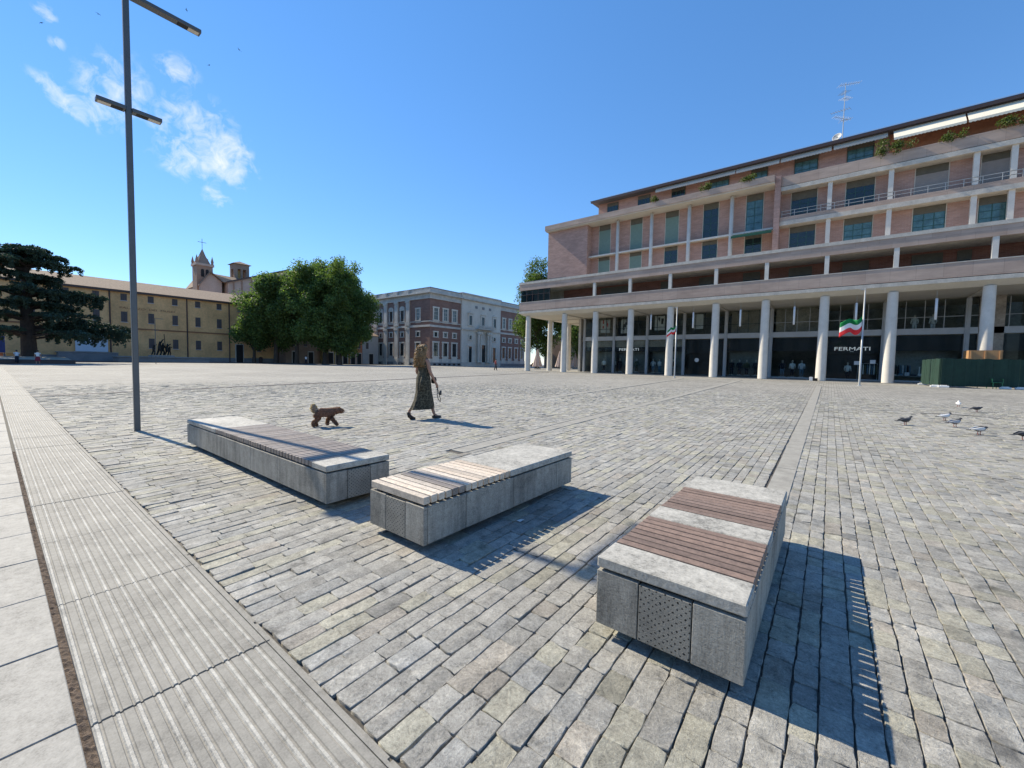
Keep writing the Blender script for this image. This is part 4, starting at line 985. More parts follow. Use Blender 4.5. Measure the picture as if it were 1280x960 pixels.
def broad_tree(label, base, cz, rad, n, per, size, mat, group, rclump=(1.3, 2.7), off=(0, 0), trunk_r=.55, seed=3):
    q = random.Random(seed); x, y, z = base
    t = thing('broadleaf_tree', label, 'tree', base, group)
    cl = []
    nb = max(7, n // 9); boughs = []
    for i in range(nb):          # boughs over the whole crown, then smaller leaf clumps on each bough
        ph = math.asin(max(-.9, min(1, -1 + 2 * (i + .5) / nb + q.uniform(-.1, .1)))); th = i * 2.39996 + q.uniform(-.4, .4); k = q.uniform(.56, .82)
        boughs.append((rad[0] * k * math.cos(th) * math.cos(ph), rad[1] * k * math.sin(th) * math.cos(ph), rad[2] * k * math.sin(ph), q.uniform(.24, .36)))
    for i in range(n):
        bx_, by_, bz_, br = boughs[i % nb]; v = Vector((q.gauss(0, 1), q.gauss(0, 1), q.gauss(0, 1))).normalized() * q.uniform(.45, 1.0)
        p = (bx_ + v.x * br * rad[0], by_ + v.y * br * rad[1], bz_ + v.z * br * rad[2])
        e = math.sqrt((p[0] / rad[0]) ** 2 + (p[1] / rad[1]) ** 2 + (p[2] / rad[2]) ** 2); f = 1.0 if e < 1.02 else 1.02 / e
        cl.append(((x + off[0] + p[0] * f, y + off[1] + p[1] * f, cz + p[2] * f), q.uniform(*rclump)))
    for i in range(n // 6): cl.append(((x + off[0] + rad[0] * q.uniform(-.4, .4), y + off[1] + rad[1] * q.uniform(-.4, .4), cz + rad[2] * q.uniform(-.4, .4)), rclump[1]))
    m = MB(); top = cz + rad[2] * .3
    m.tube([(x, y, -.1), (x + .1, y, 1), (x - .05, y + .1, cz * .35), (x + off[0] * .5, y + off[1] * .5, top)], [trunk_r * 1.35, trunk_r, trunk_r * .8, trunk_r * .25], 10)
    for i in range(14):
        c, r_ = cl[i * (len(cl) // 14)]; z0 = q.uniform(cz * .3, cz * .75)
        m.tube([(x, y, z0), ((x + c[0]) / 2, (y + c[1]) / 2, z0 + (c[2] - z0) * .6), c], [trunk_r * .45, trunk_r * .25, .05], 6)
    m.build('trunk', 'bark', t); crown_mesh('crown', t, cl, per, size, mat)
    return t
broad_tree('tallest plane tree with a huge dark green crown, left of the palace', (-103.0, 53.6, 0), 15.8, (13.0, 13.0, 12.9), 235, 78, .5, 'leaf', 'plane trees on the far side', off=(.5, 1.2), trunk_r=.75, seed=5)
broad_tree('smaller plane tree overlapping the left side of the tallest one', (-113, 45.6, 0), 13.3, (8.0, 8.0, 9.6), 110, 78, .5, 'leaf', 'plane trees on the far side', seed=8)
broad_tree('plane tree filling the gap between the tallest crown and the smaller left one', (-108, 48.6, 0), 15.2, (8.0, 8.0, 9.6), 90, 78, .5, 'leaf', 'plane trees on the far side', seed=31)
broad_tree('low plane tree whose crown fills the space under the tallest one', (-99.5, 55.5, 0), 8.2, (7.5, 7.5, 5.6), 70, 78, .5, 'leaf', 'plane trees on the far side', seed=9)
broad_tree('low plane tree in front of the museum doorway corner', (-117, 42.0, 0), 8.2, (5.2, 5.2, 4.2), 36, 78, .5, 'leaf', 'plane trees on the far side', rclump=(1.5, 2.5), seed=12, trunk_r=.4)
broad_tree('sunlit lime tree rising behind the left end of the arcade building', (-66.5, 97, 0), 17.2, (8.2, 7, 14), 100, 70, .45, 'leaf_light', 'trees behind the arcade', seed=21)
broad_tree('dark lime tree seen through the left bays of the arcade', (-52, 98, 0), 10, (9, 6, 9), 60, 55, .5, 'leaf', 'trees behind the arcade', seed=22)

def cedar():
    x, y = -93.0, 3.7; q = random.Random(4)
    t = thing('cedar_tree', 'great dark cedar with layered drooping branches, on the raised bed at the left', 'tree', (x, y, 0))
    m = MB(); m.tube([(x, y, -.1), (x, y, 1.5), (x + .1, y - .1, 6), (x, y, 12), (x, y, 16)], [1.05, .85, .7, .45, .12], 12)
    Ps, Ns, Ts = [], [], []
    def pad(c, rx, ry, rz, k, droop):
        d = R.normal(size=(k, 3)); d /= np.linalg.norm(d, axis=1, keepdims=True); rr = (R.random(k) ** .5)[:, None]; p = d * rr * np.array([[rx, ry, rz]])
        p[:, 2] -= droop * ((p[:, 0] / rx) ** 2 + (p[:, 1] / ry) ** 2) * .5
        Ps.append(np.array(c) + p); nn = R.normal(size=(k, 3)) * .5; nn[:, 2] += .8; Ns.append(nn); Ts.append(R.uniform(.75, 1.25) * (1 + R.normal(0, .2, (k, 1))).clip(.5, 1.6) * np.ones((1, 3)))
    def hang(c, r, h, k):
        p = R.normal(size=(k, 3)) * np.array([[r * .5, r * .5, 0]]); u = R.random((k, 1)); p[:, 2:] = -h * u; p[:, :2] *= (1 - .6 * u)
        Ps.append(np.array(c) + p); Ns.append(R.normal(size=(k, 3)) + np.array([[0, 0, .2]])); Ts.append(R.uniform(.7, 1.1) * np.ones((k, 3)))
    layers = [(4.3, 9.0, 7), (6.6, 7.2, 7), (8.4, 6.2, 7), (10.3, 6.6, 7), (12.3, 4.4, 6), (14.3, 5.6, 7), (15.6, 4.4, 6), (16.4, 2.2, 4)]
    for z, L, n in layers:
        a0 = q.uniform(0, 2 * PI)
        for i in range(n):
            a = a0 + 2 * PI * i / n + q.uniform(-.25, .25); l = L * q.uniform(.7, 1.05); ex, ey = math.cos(a), math.sin(a); zz = z + q.uniform(-.4, .4)
            tip = (x + ex * l, y + ey * l, zz - l * .03); m.tube([(x, y, zz - .6), (x + ex * l * .5, y + ey * l * .5, zz + .25), tip], [.2, .12, .03], 6)
            for s in np.arange(.3, 1.01, .17):
                w = .45 + .75 * (1 - abs(s - .65)); c = (x + ex * l * s + q.uniform(-.4, .4), y + ey * l * s + q.uniform(-.4, .4), zz + .3 * math.sin(s * PI) + q.uniform(-.1, .2))
                pad(c, w * 1.15, w * 1.15, .3, 165, .6)
                if s > .5:
                    for _ in range(2): hang((c[0] + q.uniform(-.8, .8), c[1] + q.uniform(-.8, .8), c[2] - .1), .4, q.uniform(.5, 1.6), 48)
    # the longest low limb, out to the right, with a curtain of hanging twigs
    for (z, L, da) in ((5.6, 11.2, .02), (10.2, 7.9, -.08), (5.1, 10.0, -.12)):
        a = PI / 2 + da; ex, ey = math.cos(a), math.sin(a); m.tube([(x, y, z - .5), (x + ex * L * .5, y + ey * L * .5, z + .6), (x + ex * L, y + ey * L, z + .1)], [.3, .18, .03], 6)
        for s in np.arange(.2, 1.01, .08):
            c = (x + ex * L * s, y + ey * L * s, z + .5 * math.sin(s * PI) + q.uniform(-.1, .2)); pad(c, 1.3, .9, .4, 170, .5)
            for _ in range(5): hang((c[0] + q.uniform(-1, 1), c[1] + q.uniform(-.5, .5), c[2]), .4, q.uniform(1.0, 2.6), 70)
    m.build('trunk', 'bark_dark', t)
    V, F, T = leaves(np.concatenate(Ps), np.concatenate(Ns), .36, np.concatenate(Ts), .5); fast_mesh('crown', V, F, 'needles', T, parent=t)
cedar()
t = thing('raised_bed', 'low raised bed of pale earth with a dark kerb, under the cedar', 'planter', (-88, -6, 0))
MB().box(-99, -30, -.03, -82.5, 7.4, .5, .03).build('kerb', 'pipe', t)
V = []; F = []
for i in range(30):
    for j in range(40): V.append((-98.7 + 16 * i / 29, -29.7 + 36.8 * j / 39, .52 + .35 * math.exp(-(((i - 12) / 9) ** 2)) + rnd.uniform(0, .05)))
for i in range(29):
    for j in range(39): F.append((i * 40 + j, (i + 1) * 40 + j, (i + 1) * 40 + j + 1, i * 40 + j + 1))
b = MB(); b.add(V, F); b.build('soil', 'soil', t, True)
def plant(label, x, y, z, w, h, per=260, group='plants on the top balcony', size=.2):
    t = thing('balcony_plant', label, 'plant', (x, y, z), group)
    MB().lathe([(z, .16), (z + .3, .2), (z + .31, .17)], (x, y), 10).build('pot', 'terracotta_wall', t)
    cl = [((x + rnd.uniform(-w, w), y + rnd.uniform(-.25, .1), z + .3 + rnd.uniform(-.15, h)), rnd.uniform(.35, .6)) for _ in range(int(5 + w * 5))]
    crown_mesh('foliage', t, cl, per, size, 'ivy')
plant('bushy green plant spilling over the top parapet, below the start of the cream awnings', 4.6, 64.0, 26.2, 1.4, .5)
plant('tall climbing plant at the left end of the cream awnings', 3.6, 64.3, 26.3, .3, 1.5)
plant('trailing green plant on the top parapet at the right edge', 13.6, 64.0, 26.2, 1.3, .4)
plant('small plants on the top parapet under the first cream awning', 9.3, 64.2, 26.2, .8, .2)
plant('yellowish potted bush on the left top parapet, above the third column', -22.2, 63.2, 26.25, .5, .3)
plant('round potted bush on the left top parapet, above the fourth column', -15.2, 63.2, 26.25, .7, .5)
plant('small potted plant on the left top parapet, near the brick fin', -9.8, 63.2, 26.25, .9, .2)
plant('potted shrub on the terrace beside the brick fin', -4.9, 64.3, 15.1, .5, .7, group='plants on the terrace')

# ================================================================== PEOPLE, DOG, BIRDS
def skin(name, verts, edges, mat, parent, levels=2, root=0, noise=0.0):
    me = bpy.data.meshes.new(name); me.from_pydata([v[:3] for v in verts], edges, [])
    ob = bpy.data.objects.new(name, me); col.objects.link(ob)
    md = ob.modifiers.new('Skin', 'SKIN'); md.use_smooth_shade = True
    for i, v in enumerate(verts):
        sv = me.skin_vertices[0].data[i]; r = v[3]; sv.radius = (r, v[4] if len(v) > 4 else r); sv.use_root = (i == root)
    ss = ob.modifiers.new('Sub', 'SUBSURF'); ss.levels = levels; ss.render_levels = levels
    bpy.context.view_layer.update()
    nm = bpy.data.meshes.new_from_object(ob.evaluated_get(bpy.context.evaluated_depsgraph_get()))
    bpy.data.objects.remove(ob); nm.name = name
    if noise:
        from mathutils import noise as nz
        for v in nm.vertices:
            n = v.normal; v.co += n * noise * (nz.noise(v.co * 34) + .6 * nz.noise(v.co * 80))
    nm.materials.clear(); nm.materials.append(MT[mat])
    nm.polygons.foreach_set('use_smooth', [True] * len(nm.polygons))
    o = bpy.data.objects.new(name, nm); col.objects.link(o); o.parent = parent; return o
def ring(cx, cy, z, rx, ry, n=28, wob=0, ph=0):
    return [(cx + rx * math.cos(2 * PI * k / n) * (1 + wob * math.sin(5 * 2 * PI * k / n + ph)), cy + ry * math.sin(2 * PI * k / n) * (1 + wob * math.cos(7 * 2 * PI * k / n + ph * 1.7)), z) for k in range(n)]
def fluff(o, name, mat, parent, n, size):
    me = o.data; nv = len(me.vertices); co = np.zeros(nv * 3); no = np.zeros(nv * 3); me.vertices.foreach_get('co', co); me.vertices.foreach_get('normal', no); co = co.reshape(-1, 3); no = no.reshape(-1, 3)
    i = R.integers(0, nv, n); P = co[i] + R.normal(0, size * .25, (n, 3)) + no[i] * R.uniform(.1, .45, (n, 1)) * size; V, F, T = leaves(P, no[i] * .5 + R.normal(size=(n, 3)), size, 1 + R.normal(0, .25, (n, 1)).clip(-.5, .6) * np.ones((1, 3)), .5)
    c = fast_mesh(name, V, F, mat, T); c.parent = parent; return c
def woman():
    t = thing('person', 'woman with long curly blonde hair in a long olive sleeveless dress, walking away', 'person', (-7.43, 6.2, 0), world_coords=False)
    V = [(0, 0, .93, .14, .11), (0, 0, 1.08, .115, .09), (0, 0, 1.27, .13, .10), (0, -.01, 1.41, .075), (0, .005, 1.485, .05), (0, .03, 1.545, .068), (0, .025, 1.62, .085, .095), (0, .015, 1.69, .06),
         (.155, -.01, 1.375, .052), (.215, .03, 1.10, .040), (.225, .17, .87, .027), (.225, .205, .805, .032, .02),
         (-.155, -.01, 1.375, .052), (-.215, -.05, 1.10, .040), (-.20, .08, .90, .027), (-.195, .12, .83, .032, .02),
         (.075, 0, .87, .09), (.065, .125, .50, .052), (.06, .26, .10, .034), (.06, .335, .05, .033), (.06, .415, .03, .022),
         (-.075, 0, .87, .09), (-.065, -.04, .49, .052), (-.08, -.33, .20, .034), (-.08, -.31, .10, .03), (-.08, -.20, .03, .022),
         (0, .115, 1.585, .014)]
    E = [(0, 1), (1, 2), (2, 3), (3, 4), (4, 5), (5, 6), (6, 7), (2, 8), (8, 9), (9, 10), (10, 11), (2, 12), (12, 13), (13, 14), (14, 15), (0, 16), (16, 17), (17, 18), (18, 19), (19, 20), (0, 21), (21, 22), (22, 23), (23, 24), (24, 25), (6, 26)]
    for h, sx in ((11, .225), (15, -.195)):
        y0, z0 = V[h][1], V[h][2]; s = 1 if sx > 0 else -1
        for k in range(4):
            oy = (-.024 + .016 * k); L = (.05, .062, .065, .058)[k]
            i = len(V); V.append((sx, y0 + oy + .015, z0 - .035, .0095)); V.append((sx - s * .012, y0 + oy + .03, z0 - .035 - L * .55, .0085)); V.append((sx - s * .035, y0 + oy + .03, z0 - .035 - L * .7, .0075)); E += [(h, i), (i, i + 1), (i + 1, i + 2)]
        i = len(V); V.append((sx - s * .01, y0 + .035, z0 + .0, .0105)); V.append((sx - s * .022, y0 + .055, z0 - .03, .009)); E += [(h, i), (i, i + 1)]
    skin('body', V, E, 'skin', t)
    rings = [ring(0, cy, z, rx, ry, 40, w, z * 3) for z, rx, ry, cy, w in ((1.385, .15, .085, -.012, 0), (1.34, .168, .118, -.005, 0), (1.22, .168, .128, .005, .01), (1.08, .148, .118, 0, .015), (.95, .19, .152, -.01, .02), (.80, .19, .168, 0, .03), (.62, .178, .19, .01, .05), (.46, .168, .235, .01, .07), (.32, .162, .285, -.005, .08), (.235, .162, .315, -.03, .09))]
    b = MB(); b.loft(rings, False)
    for s in (-.09, .09): b.tube([(s, .07, 1.36), (s * 1.05, .02, 1.435), (s, -.08, 1.37)], .014, 6)
    b.tube([(.15, -.13, 1.0), (.17, -.17, .85), (.16, -.2, .66)], [.03, .04, .012], 6)
    b.build('dress', 'dress', t, True)
    h = MB(); h.loft([ring(0, .0 + dy, z, rx, ry, 20, .05, z * 9) for z, rx, ry, dy in ((1.735, .02, .02, 0), (1.72, .06, .075, -.005), (1.67, .092, .105, -.015), (1.6, .104, .11, -.035), (1.52, .108, .092, -.06), (1.42, .105, .07, -.085), (1.33, .09, .05, -.1), (1.26, .05, .03, -.1))])
    for k in range(190):
        a = rnd.uniform(PI * .93, PI * 2.07); z0 = rnd.uniform(1.45, 1.72); rr = .115 if z0 < 1.66 else .08; x0 = rr * math.cos(a) * 1.05; y0 = -.03 + rr * math.sin(a) * 1.05; L = rnd.uniform(.16, .36); ph = rnd.uniform(0, 6); pts = []
        for i in range(9):
            f = i / 8; z = z0 - L * f; 
            if z < 1.2: z = 1.2 + .01 * i
            pts.append((x0 * (.95 + .12 * f) + .018 * math.sin(ph + f * 16), y0 - .055 * f - .02 + .014 * math.cos(ph + f * 13), z))
        h.tube(pts, [.008, .010, .012, .013, .013, .012, .010, .008, .004], 5)
    ho = h.build('hair', 'hair', t, True); fluff(ho, 'curls', 'curls', ho, 1500, .032)
    for pts in ([(.06, .215, .045), (.06, .305, .028), (.06, .385, .02), (.06, .45, .018)], [(-.08, -.36, .175), (-.08, -.325, .085), (-.08, -.26, .028), (-.08, -.175, .016)]):
        MB().tube(pts, [.032, .042, .045, .03], 10).build('sandal', 'shoe', t, True)
    for s in (-1, 1):
        e = MB(); e.lathe([(1.612, .002), (1.616, .010), (1.62, .010), (1.625, .002)], (s * .033, .108), 8); e.build('eye', 'shoe', t)
    l = thing('dog_leash', 'looped dark dog leash hanging from the walking woman\'s right hand', 'leash', (-7.43, 6.2, 0), world_coords=False)
    MB().tube([(.21, .24, .77), (.235, .22, .70), (.24, .215, .58), (.235, .25, .46), (.225, .32, .40), (.22, .335, .43), (.22, .29, .56), (.215, .255, .68), (.205, .245, .755)], .009, 6).build('strap', 'leash', l, True)
    MB().lathe([(.56, .012), (.565, .028), (.66, .03), (.67, .012)], (.235, .31), 10).build('handle', 'leash', l, True)
    p = thing('hand_bag', 'small black pouch at the walking woman\'s waist', 'bag', (-7.43, 6.2, 0), world_coords=False)
    MB().loft([ring(.12, .2, z, rx, ry, 14) for z, rx, ry in ((.83, .03, .03), (.85, .075, .05), (.93, .085, .055), (.98, .06, .03), (.985, .02, .01))]).build('pouch', 'dark', p, True)
    for o in (t, l, p): o.rotation_euler = (0, 0, math.radians(-6))
woman()
def dog():
    t = thing('dog', 'small curly brown dog with a pale raised tail, following the woman', 'dog', (-7.93, 4.1, 0), world_coords=False)
    V = [(0, 0, .30, .092), (0, -.17, .305, .098), (0, .14, .29, .105), (0, .225, .325, .078), (0, .305, .345, .082), (0, .38, .32, .047), (0, .425, .31, .035),
         (.06, -.18, .24, .066), (.065, -.13, .17, .045), (.065, -.245, .105, .033), (.065, -.245, .035, .033), (.065, -.205, .022, .033),
         (-.06, -.17, .24, .066), (-.065, -.10, .17, .045), (-.065, -.19, .10, .033), (-.065, -.185, .035, .033), (-.065, -.145, .022, .033),
         (.055, .13, .22, .052), (.06, .185, .14, .038), (.06, .25, .065, .033), (.06, .295, .024, .033),
         (-.055, .12, .22, .052), (-.06, .08, .14, .038), (-.06, .05, .065, .033), (-.06, .075, .022, .033)]
    E = [(0, 1), (0, 2), (2, 3), (3, 4), (4, 5), (5, 6), (1, 7), (7, 8), (8, 9), (9, 10), (10, 11), (1, 12), (12, 13), (13, 14), (14, 15), (15, 16), (2, 17), (17, 18), (18, 19), (19, 20), (2, 21), (21, 22), (22, 23), (23, 24)]
    fluff(skin('body', V, E, 'fur', t, 3, 0, .008), 'coat', 'coat', t, 5200, .02)
    tl = skin('tail', [(0, -.18, .32, .05), (0, -.225, .365, .055), (0, -.24, .415, .065), (0, -.20, .44, .045)], [(0, 1), (1, 2), (2, 3)], 'fur_pale', t, 3, 0, .016); fluff(tl, 'coat', 'coat_pale', tl, 900, .035)
    for s in (-1, 1): skin('ear', [(s * .045, .285, .39, .03), (s * .078, .28, .34, .042), (s * .08, .285, .29, .034)], [(0, 1), (1, 2)], 'fur', t, 3, 0, .008)
    MB().lathe([(.305, .004), (.309, .011), (.32, .012), (.325, .004)], (0, .447), 8).build('nose', 'dark', t, True)
    for s in (-1, 1): MB().lathe([(.348, .002), (.352, .008), (.36, .008), (.364, .002)], (s * .033, .372), 8).build('eye', 'dark', t)
    m = MB(); m.lathe([(.0, .074), (.018, .075)], (0, 0), 16); o = m.build('collar', 'suit', t); o.location = (0, .222, .30); o.rotation_euler = (math.radians(-55), 0, 0)
    t.rotation_euler = (0, 0, math.radians(-28)); t.scale = (.84, .84, .95)
dog()
def pigeon_proto(label, bodym, wingm, headm, loc, head_up=True):
    t = thing('pigeon', label, 'pigeon', loc, 'pigeons on the paving', world_coords=False)
    hz = 0 if head_up else -.045
    b = MB(); b.loft([[(rx * math.cos(2 * PI * k / 12), y, z + rz * math.sin(2 * PI * k / 12)) for k in range(12)] for y, z, rx, rz in ((-.10, .125, .012, .01), (-.07, .125, .035, .03), (-.01, .125, .055, .05), (.05, .14, .055, .055), (.09, .165 + hz * .4, .035, .04), (.105, .19 + hz * .7, .024, .028))]); b.build('body', bodym, t, True)
    b = MB(); b.loft([[(rx * math.cos(2 * PI * k / 10), y, z + hz + rz * math.sin(2 * PI * k / 10)) for k in range(10)] for y, z, rx, rz in ((.088, .195, .012, .014), (.10, .205, .024, .03), (.118, .216, .025, .026), (.138, .218, .018, .016), (.146, .217, .008, .006), (.165, .211, .003, .003))]); b.build('head', headm, t, True)
    b = MB(); b.loft([[(x, y, z) for x, z in ((-w, h), (w, h), (w, h + .012), (-w, h + .012))] for y, w, h in ((-.07, .022, .115), (-.13, .026, .108), (-.195, .034, .10))]); b.build('tail', headm, t)
    for s in (-1, 1):
        b = MB(); b.loft([[(s * (x0 + .007 * math.cos(2 * PI * k / 8)), y, z + rz * math.sin(2 * PI * k / 8)) for k in range(8)] for y, x0, z, rz in ((.06, .05, .15, .012), (.03, .058, .145, .035), (-.03, .055, .14, .038), (-.09, .035, .135, .022), (-.145, .018, .126, .008))]); b.build('wing', wingm, t, True)
        b = MB(); b.tube([(s * .022, .012, .085), (s * .022, .005, .045), (s * .022, .015, .004)], .006, 5)
        for a in (-.5, 0, .5): b.tube([(s * .022, .015, .005), (s * .022 + .028 * math.sin(a), .015 + .03 * math.cos(a), .003)], .003, 4)
        b.build('leg', 'pig_leg', t)
    return t
for lab, bm_, wm, hm, loc, rz, up_ in (
    ('plain dark grey pigeon standing apart, leftmost on the paving', 'pig_dark', 'pig_dark', 'pig_dark', (1.53, 13.87, 0), -55, True),
    ('pigeon with a white back and dark head, behind the grey one', 'pig_pale', 'pig_white', 'pig_dark', (2.54, 16.02, 0), -55, True),
    ('grey pigeon with pale wings, left of the stooping pigeon', 'pig_dark', 'pig_pale', 'pig_dark', (2.46, 14.38, 0), -50, True),
    ('stooping pigeon with a pale wing, black tail and lowered head', 'pig_dark', 'pig_white', 'pig_dark', (2.58, 12.98, 0), -58, False),
    ('dark pigeon cut off by the right edge of the view', 'pig_dark', 'pig_dark', 'pig_dark', (3.13, 12.72, 0), -58, True),
    ('small white pigeon, farthest of the pigeons', 'pig_white', 'pig_white', 'pig_white', (3.95, 22.76, 0), -10, True),
    ('dark pigeon turned away, near the farthest white one', 'pig_dark', 'pig_dark', 'pig_dark', (3.95, 20.32, 0), -65, False)):
    p = pigeon_proto(lab, bm_, wm, hm, loc, up_); p.rotation_euler = (0, 0, math.radians(rz)); p.scale = (1.12, 1.12, .98)
def person(label, loc, rz, top, bottom, skirt=False, scale=1.0, hat=None, bodymat='skin', parent=None, lean=0.0, arm=0.1, stride=.16, group=None):
    if parent is None: t = thing('person', label, 'person', loc, group, world_coords=False); t.rotation_euler = (0, 0, rz); t.scale = (scale,) * 3
    s = stride
    V = [(0, 0, .95, .135, .10), (0, .01, 1.15, .12, .095), (0, .02 + lean, 1.33, .145, .10), (0, .015 + lean, 1.46, .06), (0, .03 + lean, 1.56, .07), (0, .035 + lean, 1.65, .09), (0, .03 + lean, 1.72, .06),
         (.18, .01 + lean, 1.40, .055), (.24, -.06 + arm, 1.14, .042), (.25, .03 + arm * 1.6, .9, .03), (.25, .05 + arm * 1.6, .82, .035, .02), (-.18, .01 + lean, 1.40, .055), (-.24, .04 - arm, 1.14, .042), (-.25, .04 - arm, .9, .03), (-.25, .05 - arm, .82, .035, .02),
         (.09, 0, .88, .085), (.09, s * .55, .5, .06), (.09, s, .1, .04), (.09, s + .12, .035, .035), (-.09, 0, .88, .085), (-.09, -s * .3, .5, .06), (-.09, -s, .12, .04), (-.09, -s + .12, .035, .035)]
    E = [(0, 1), (1, 2), (2, 3), (3, 4), (4, 5), (5, 6), (2, 7), (7, 8), (8, 9), (9, 10), (2, 11), (11, 12), (12, 13), (13, 14), (0, 15), (15, 16), (16, 17), (17, 18), (0, 19), (19, 20), (20, 21), (21, 22)]
    skin('body', V, E, bodymat, t, 2)
    b = MB(); b.loft([ring(0, .01 + lean * max(0, (z - 1) / .4), z, rx, ry, 18, .02, z * 5) for z, rx, ry in ((.9, .17, .135), (1.05, .15, .125), (1.3, .175, .135), (1.42, .16, .1), (1.47, .08, .07))], False)
    for q in (1, -1): i = 7 if q > 0 else 11; b.tube([V[i][:3], tuple((V[i][k] * .55 + V[i + 1][k] * .45) for k in range(3))], [.075, .065], 10)
    b.build('shirt', top, t, True)
    if skirt: MB().loft([ring(0, 0, z, rx, ry, 20, .05, z * 4) for z, rx, ry in ((1.0, .15, .125), (.85, .19, .17), (.45, .27, .28))], False).build('skirt', bottom, t, True)
    else:
        b = MB()
        b.loft([ring(0, 0, z, rx, ry, 18) for z, rx, ry in ((1.0, .15, .125), (.9, .175, .14), (.82, .175, .14))], False)
        for i in (15, 19): b.tube([V[i][:3], V[i + 1][:3], V[i + 2][:3]], [.105, .08, .06], 10)
        b.build('trousers', bottom, t, True)
    MB().loft([ring(0, .02 + lean, z, rx, ry, 14) for z, rx, ry in ((1.58, .085, .08), (1.66, .102, .105), (1.73, .08, .085), (1.765, .02, .02))]).build('hair', hat or 'shoe', t, True)
    return t
person('person in dark clothes walking far off before the palace, nearest to the arcade', (-43.5, 51.4, 0), -.6, 'red_skirt', 'suit', scale=1.12)
person('person in a pale top and wide dark red skirt, far left on the paving', (-76.3, 3.68, 0), 1.2, 'white', 'red_skirt', True)
person('person in a pale shirt and dark trousers standing by the raised bed', (-82, 2.2, 0), 1.6, 'shirt_pale', 'suit')
person('person in a white shirt standing in front of the plane trees', (-103, 48.6, 0), .4, 'white', 'suit', scale=1.25)

# ================================================================== SQUARE FURNITURE
def flag_mesh(t, x, y, z, length, drop, ang, slack, hoist, sd):
    b = MB(); nu, nv = 26, 12; q = random.Random(sd); P = []
    ex, ey = math.cos(ang), math.sin(ang)
    for i in range(nu + 1):
        u = i / nu
        for j in range(nv + 1):
            v = j / nv; w = .16 * math.sin(u * 9 + v * 1.2) * min(1, u * 3); l = length * u * (1 - slack * math.sin(u * PI) * .35)
            P.append((x + ex * l - ey * w, y + ey * l + ex * w, z - v * hoist * (1 + .08 * math.sin(u * 7)) - drop * (u ** .7) + .25 * math.sin(u * PI * 2.2) * (-1) * (1 - v * .3) * .6))
    b.v = P
    for i in range(nu):
        for j in range(nv): b.f.append((i * (nv + 1) + j, (i + 1) * (nv + 1) + j, (i + 1) * (nv + 1) + j + 1, i * (nv + 1) + j + 1)); b.mi.append(min(2, j * 3 // nv))
    o = b.build('flag_cloth', ['flag_green', 'flag_white', 'flag_red'], t, True); md = o.modifiers.new('thick', 'SOLIDIFY'); md.thickness = .006
def flagpole(label, flabel, x, y, z, fz, length, drop, ang, hoist, sd):
    t = thing('flagpole', label, 'flagpole', (x, y, 0), 'flagpoles before the arcade')
    MB().lathe([(-.02, .085), (.0, .085), (.3, .075), (z, .05)], (x, y), 14).build('pole', 'pole_metal', t, True)
    b = MB(); b.lathe([(z, .03), (z + .05, .09), (z + .1, .02)], (x, y), 12); b.box(x - .3, y - .04, z - .02, x + .04, y + .04, z + .05); b.build('finial', 'pole_metal', t)
    MB().lathe([(-.02, .17), (.02, .17), (.04, .1)], (x, y), 14).build('base_plate', 'pole_metal', t)
    f = thing('flag', flabel, 'flag', (x, y, fz), 'flags before the arcade')
    MB().tube([(x + .06, y, fz + .1), (x + .06, y, fz - hoist)], .008, 5).build('halyard', 'white', f); flag_mesh(f, x + (-.07), y, fz, length, drop, ang, .5, hoist, sd)
flagpole('grey flagpole in front of the shop entrance, right of the other pole', 'green white and red flag on the pole before the shop entrance', 2.04, 45.26, 8.04, 5.85, 1.5, .45, PI + .25, 1.2, 2)
flagpole('slim grey flagpole left of the other pole, in front of the third shop bay', 'small drooping red and white flag on the left flagpole', -14.05, 48.5, 8.0, 6.15, 1.1, .7, PI + .9, .75, 5)
# parasols, closed
def parasol(label, x, y, h):
    t = thing('closed_parasol', label, 'parasol', (x, y, 0), 'folded parasols beside the arcade')
    MB().lathe([(0, .06), (h + .1, .05)], (x, y), 10).build('pole', 'pole_metal', t)
    MB().box(x - .6, y - .6, 0, x + .6, y + .6, .14, .02).build('base', 'basin', t)
    n = 32; rings = []
    for i in range(12):
        f = i / 11; rr = .12 + .95 * f ** 1.1; rings.append([(x + rr * (1 + .22 * math.cos(8 * 2 * PI * k / n)) * math.cos(2 * PI * k / n + f * .2), y + rr * (1 + .22 * math.cos(8 * 2 * PI * k / n)) * math.sin(2 * PI * k / n + f * .2), h - (h - .6) * f) for k in range(n)])
    b = MB(); b.loft(rings, False); b.build('canopy', 'umb', t, True)
parasol('folded beige parasol between the first two arcade columns', -54.6, 79.8, 4.6)
parasol('folded beige parasol just left of the second arcade column', -54.4, 89.6, 4.6)
parasol('folded beige parasol farthest back, seen deep inside the arcade', -55.2, 99.0, 4.4)
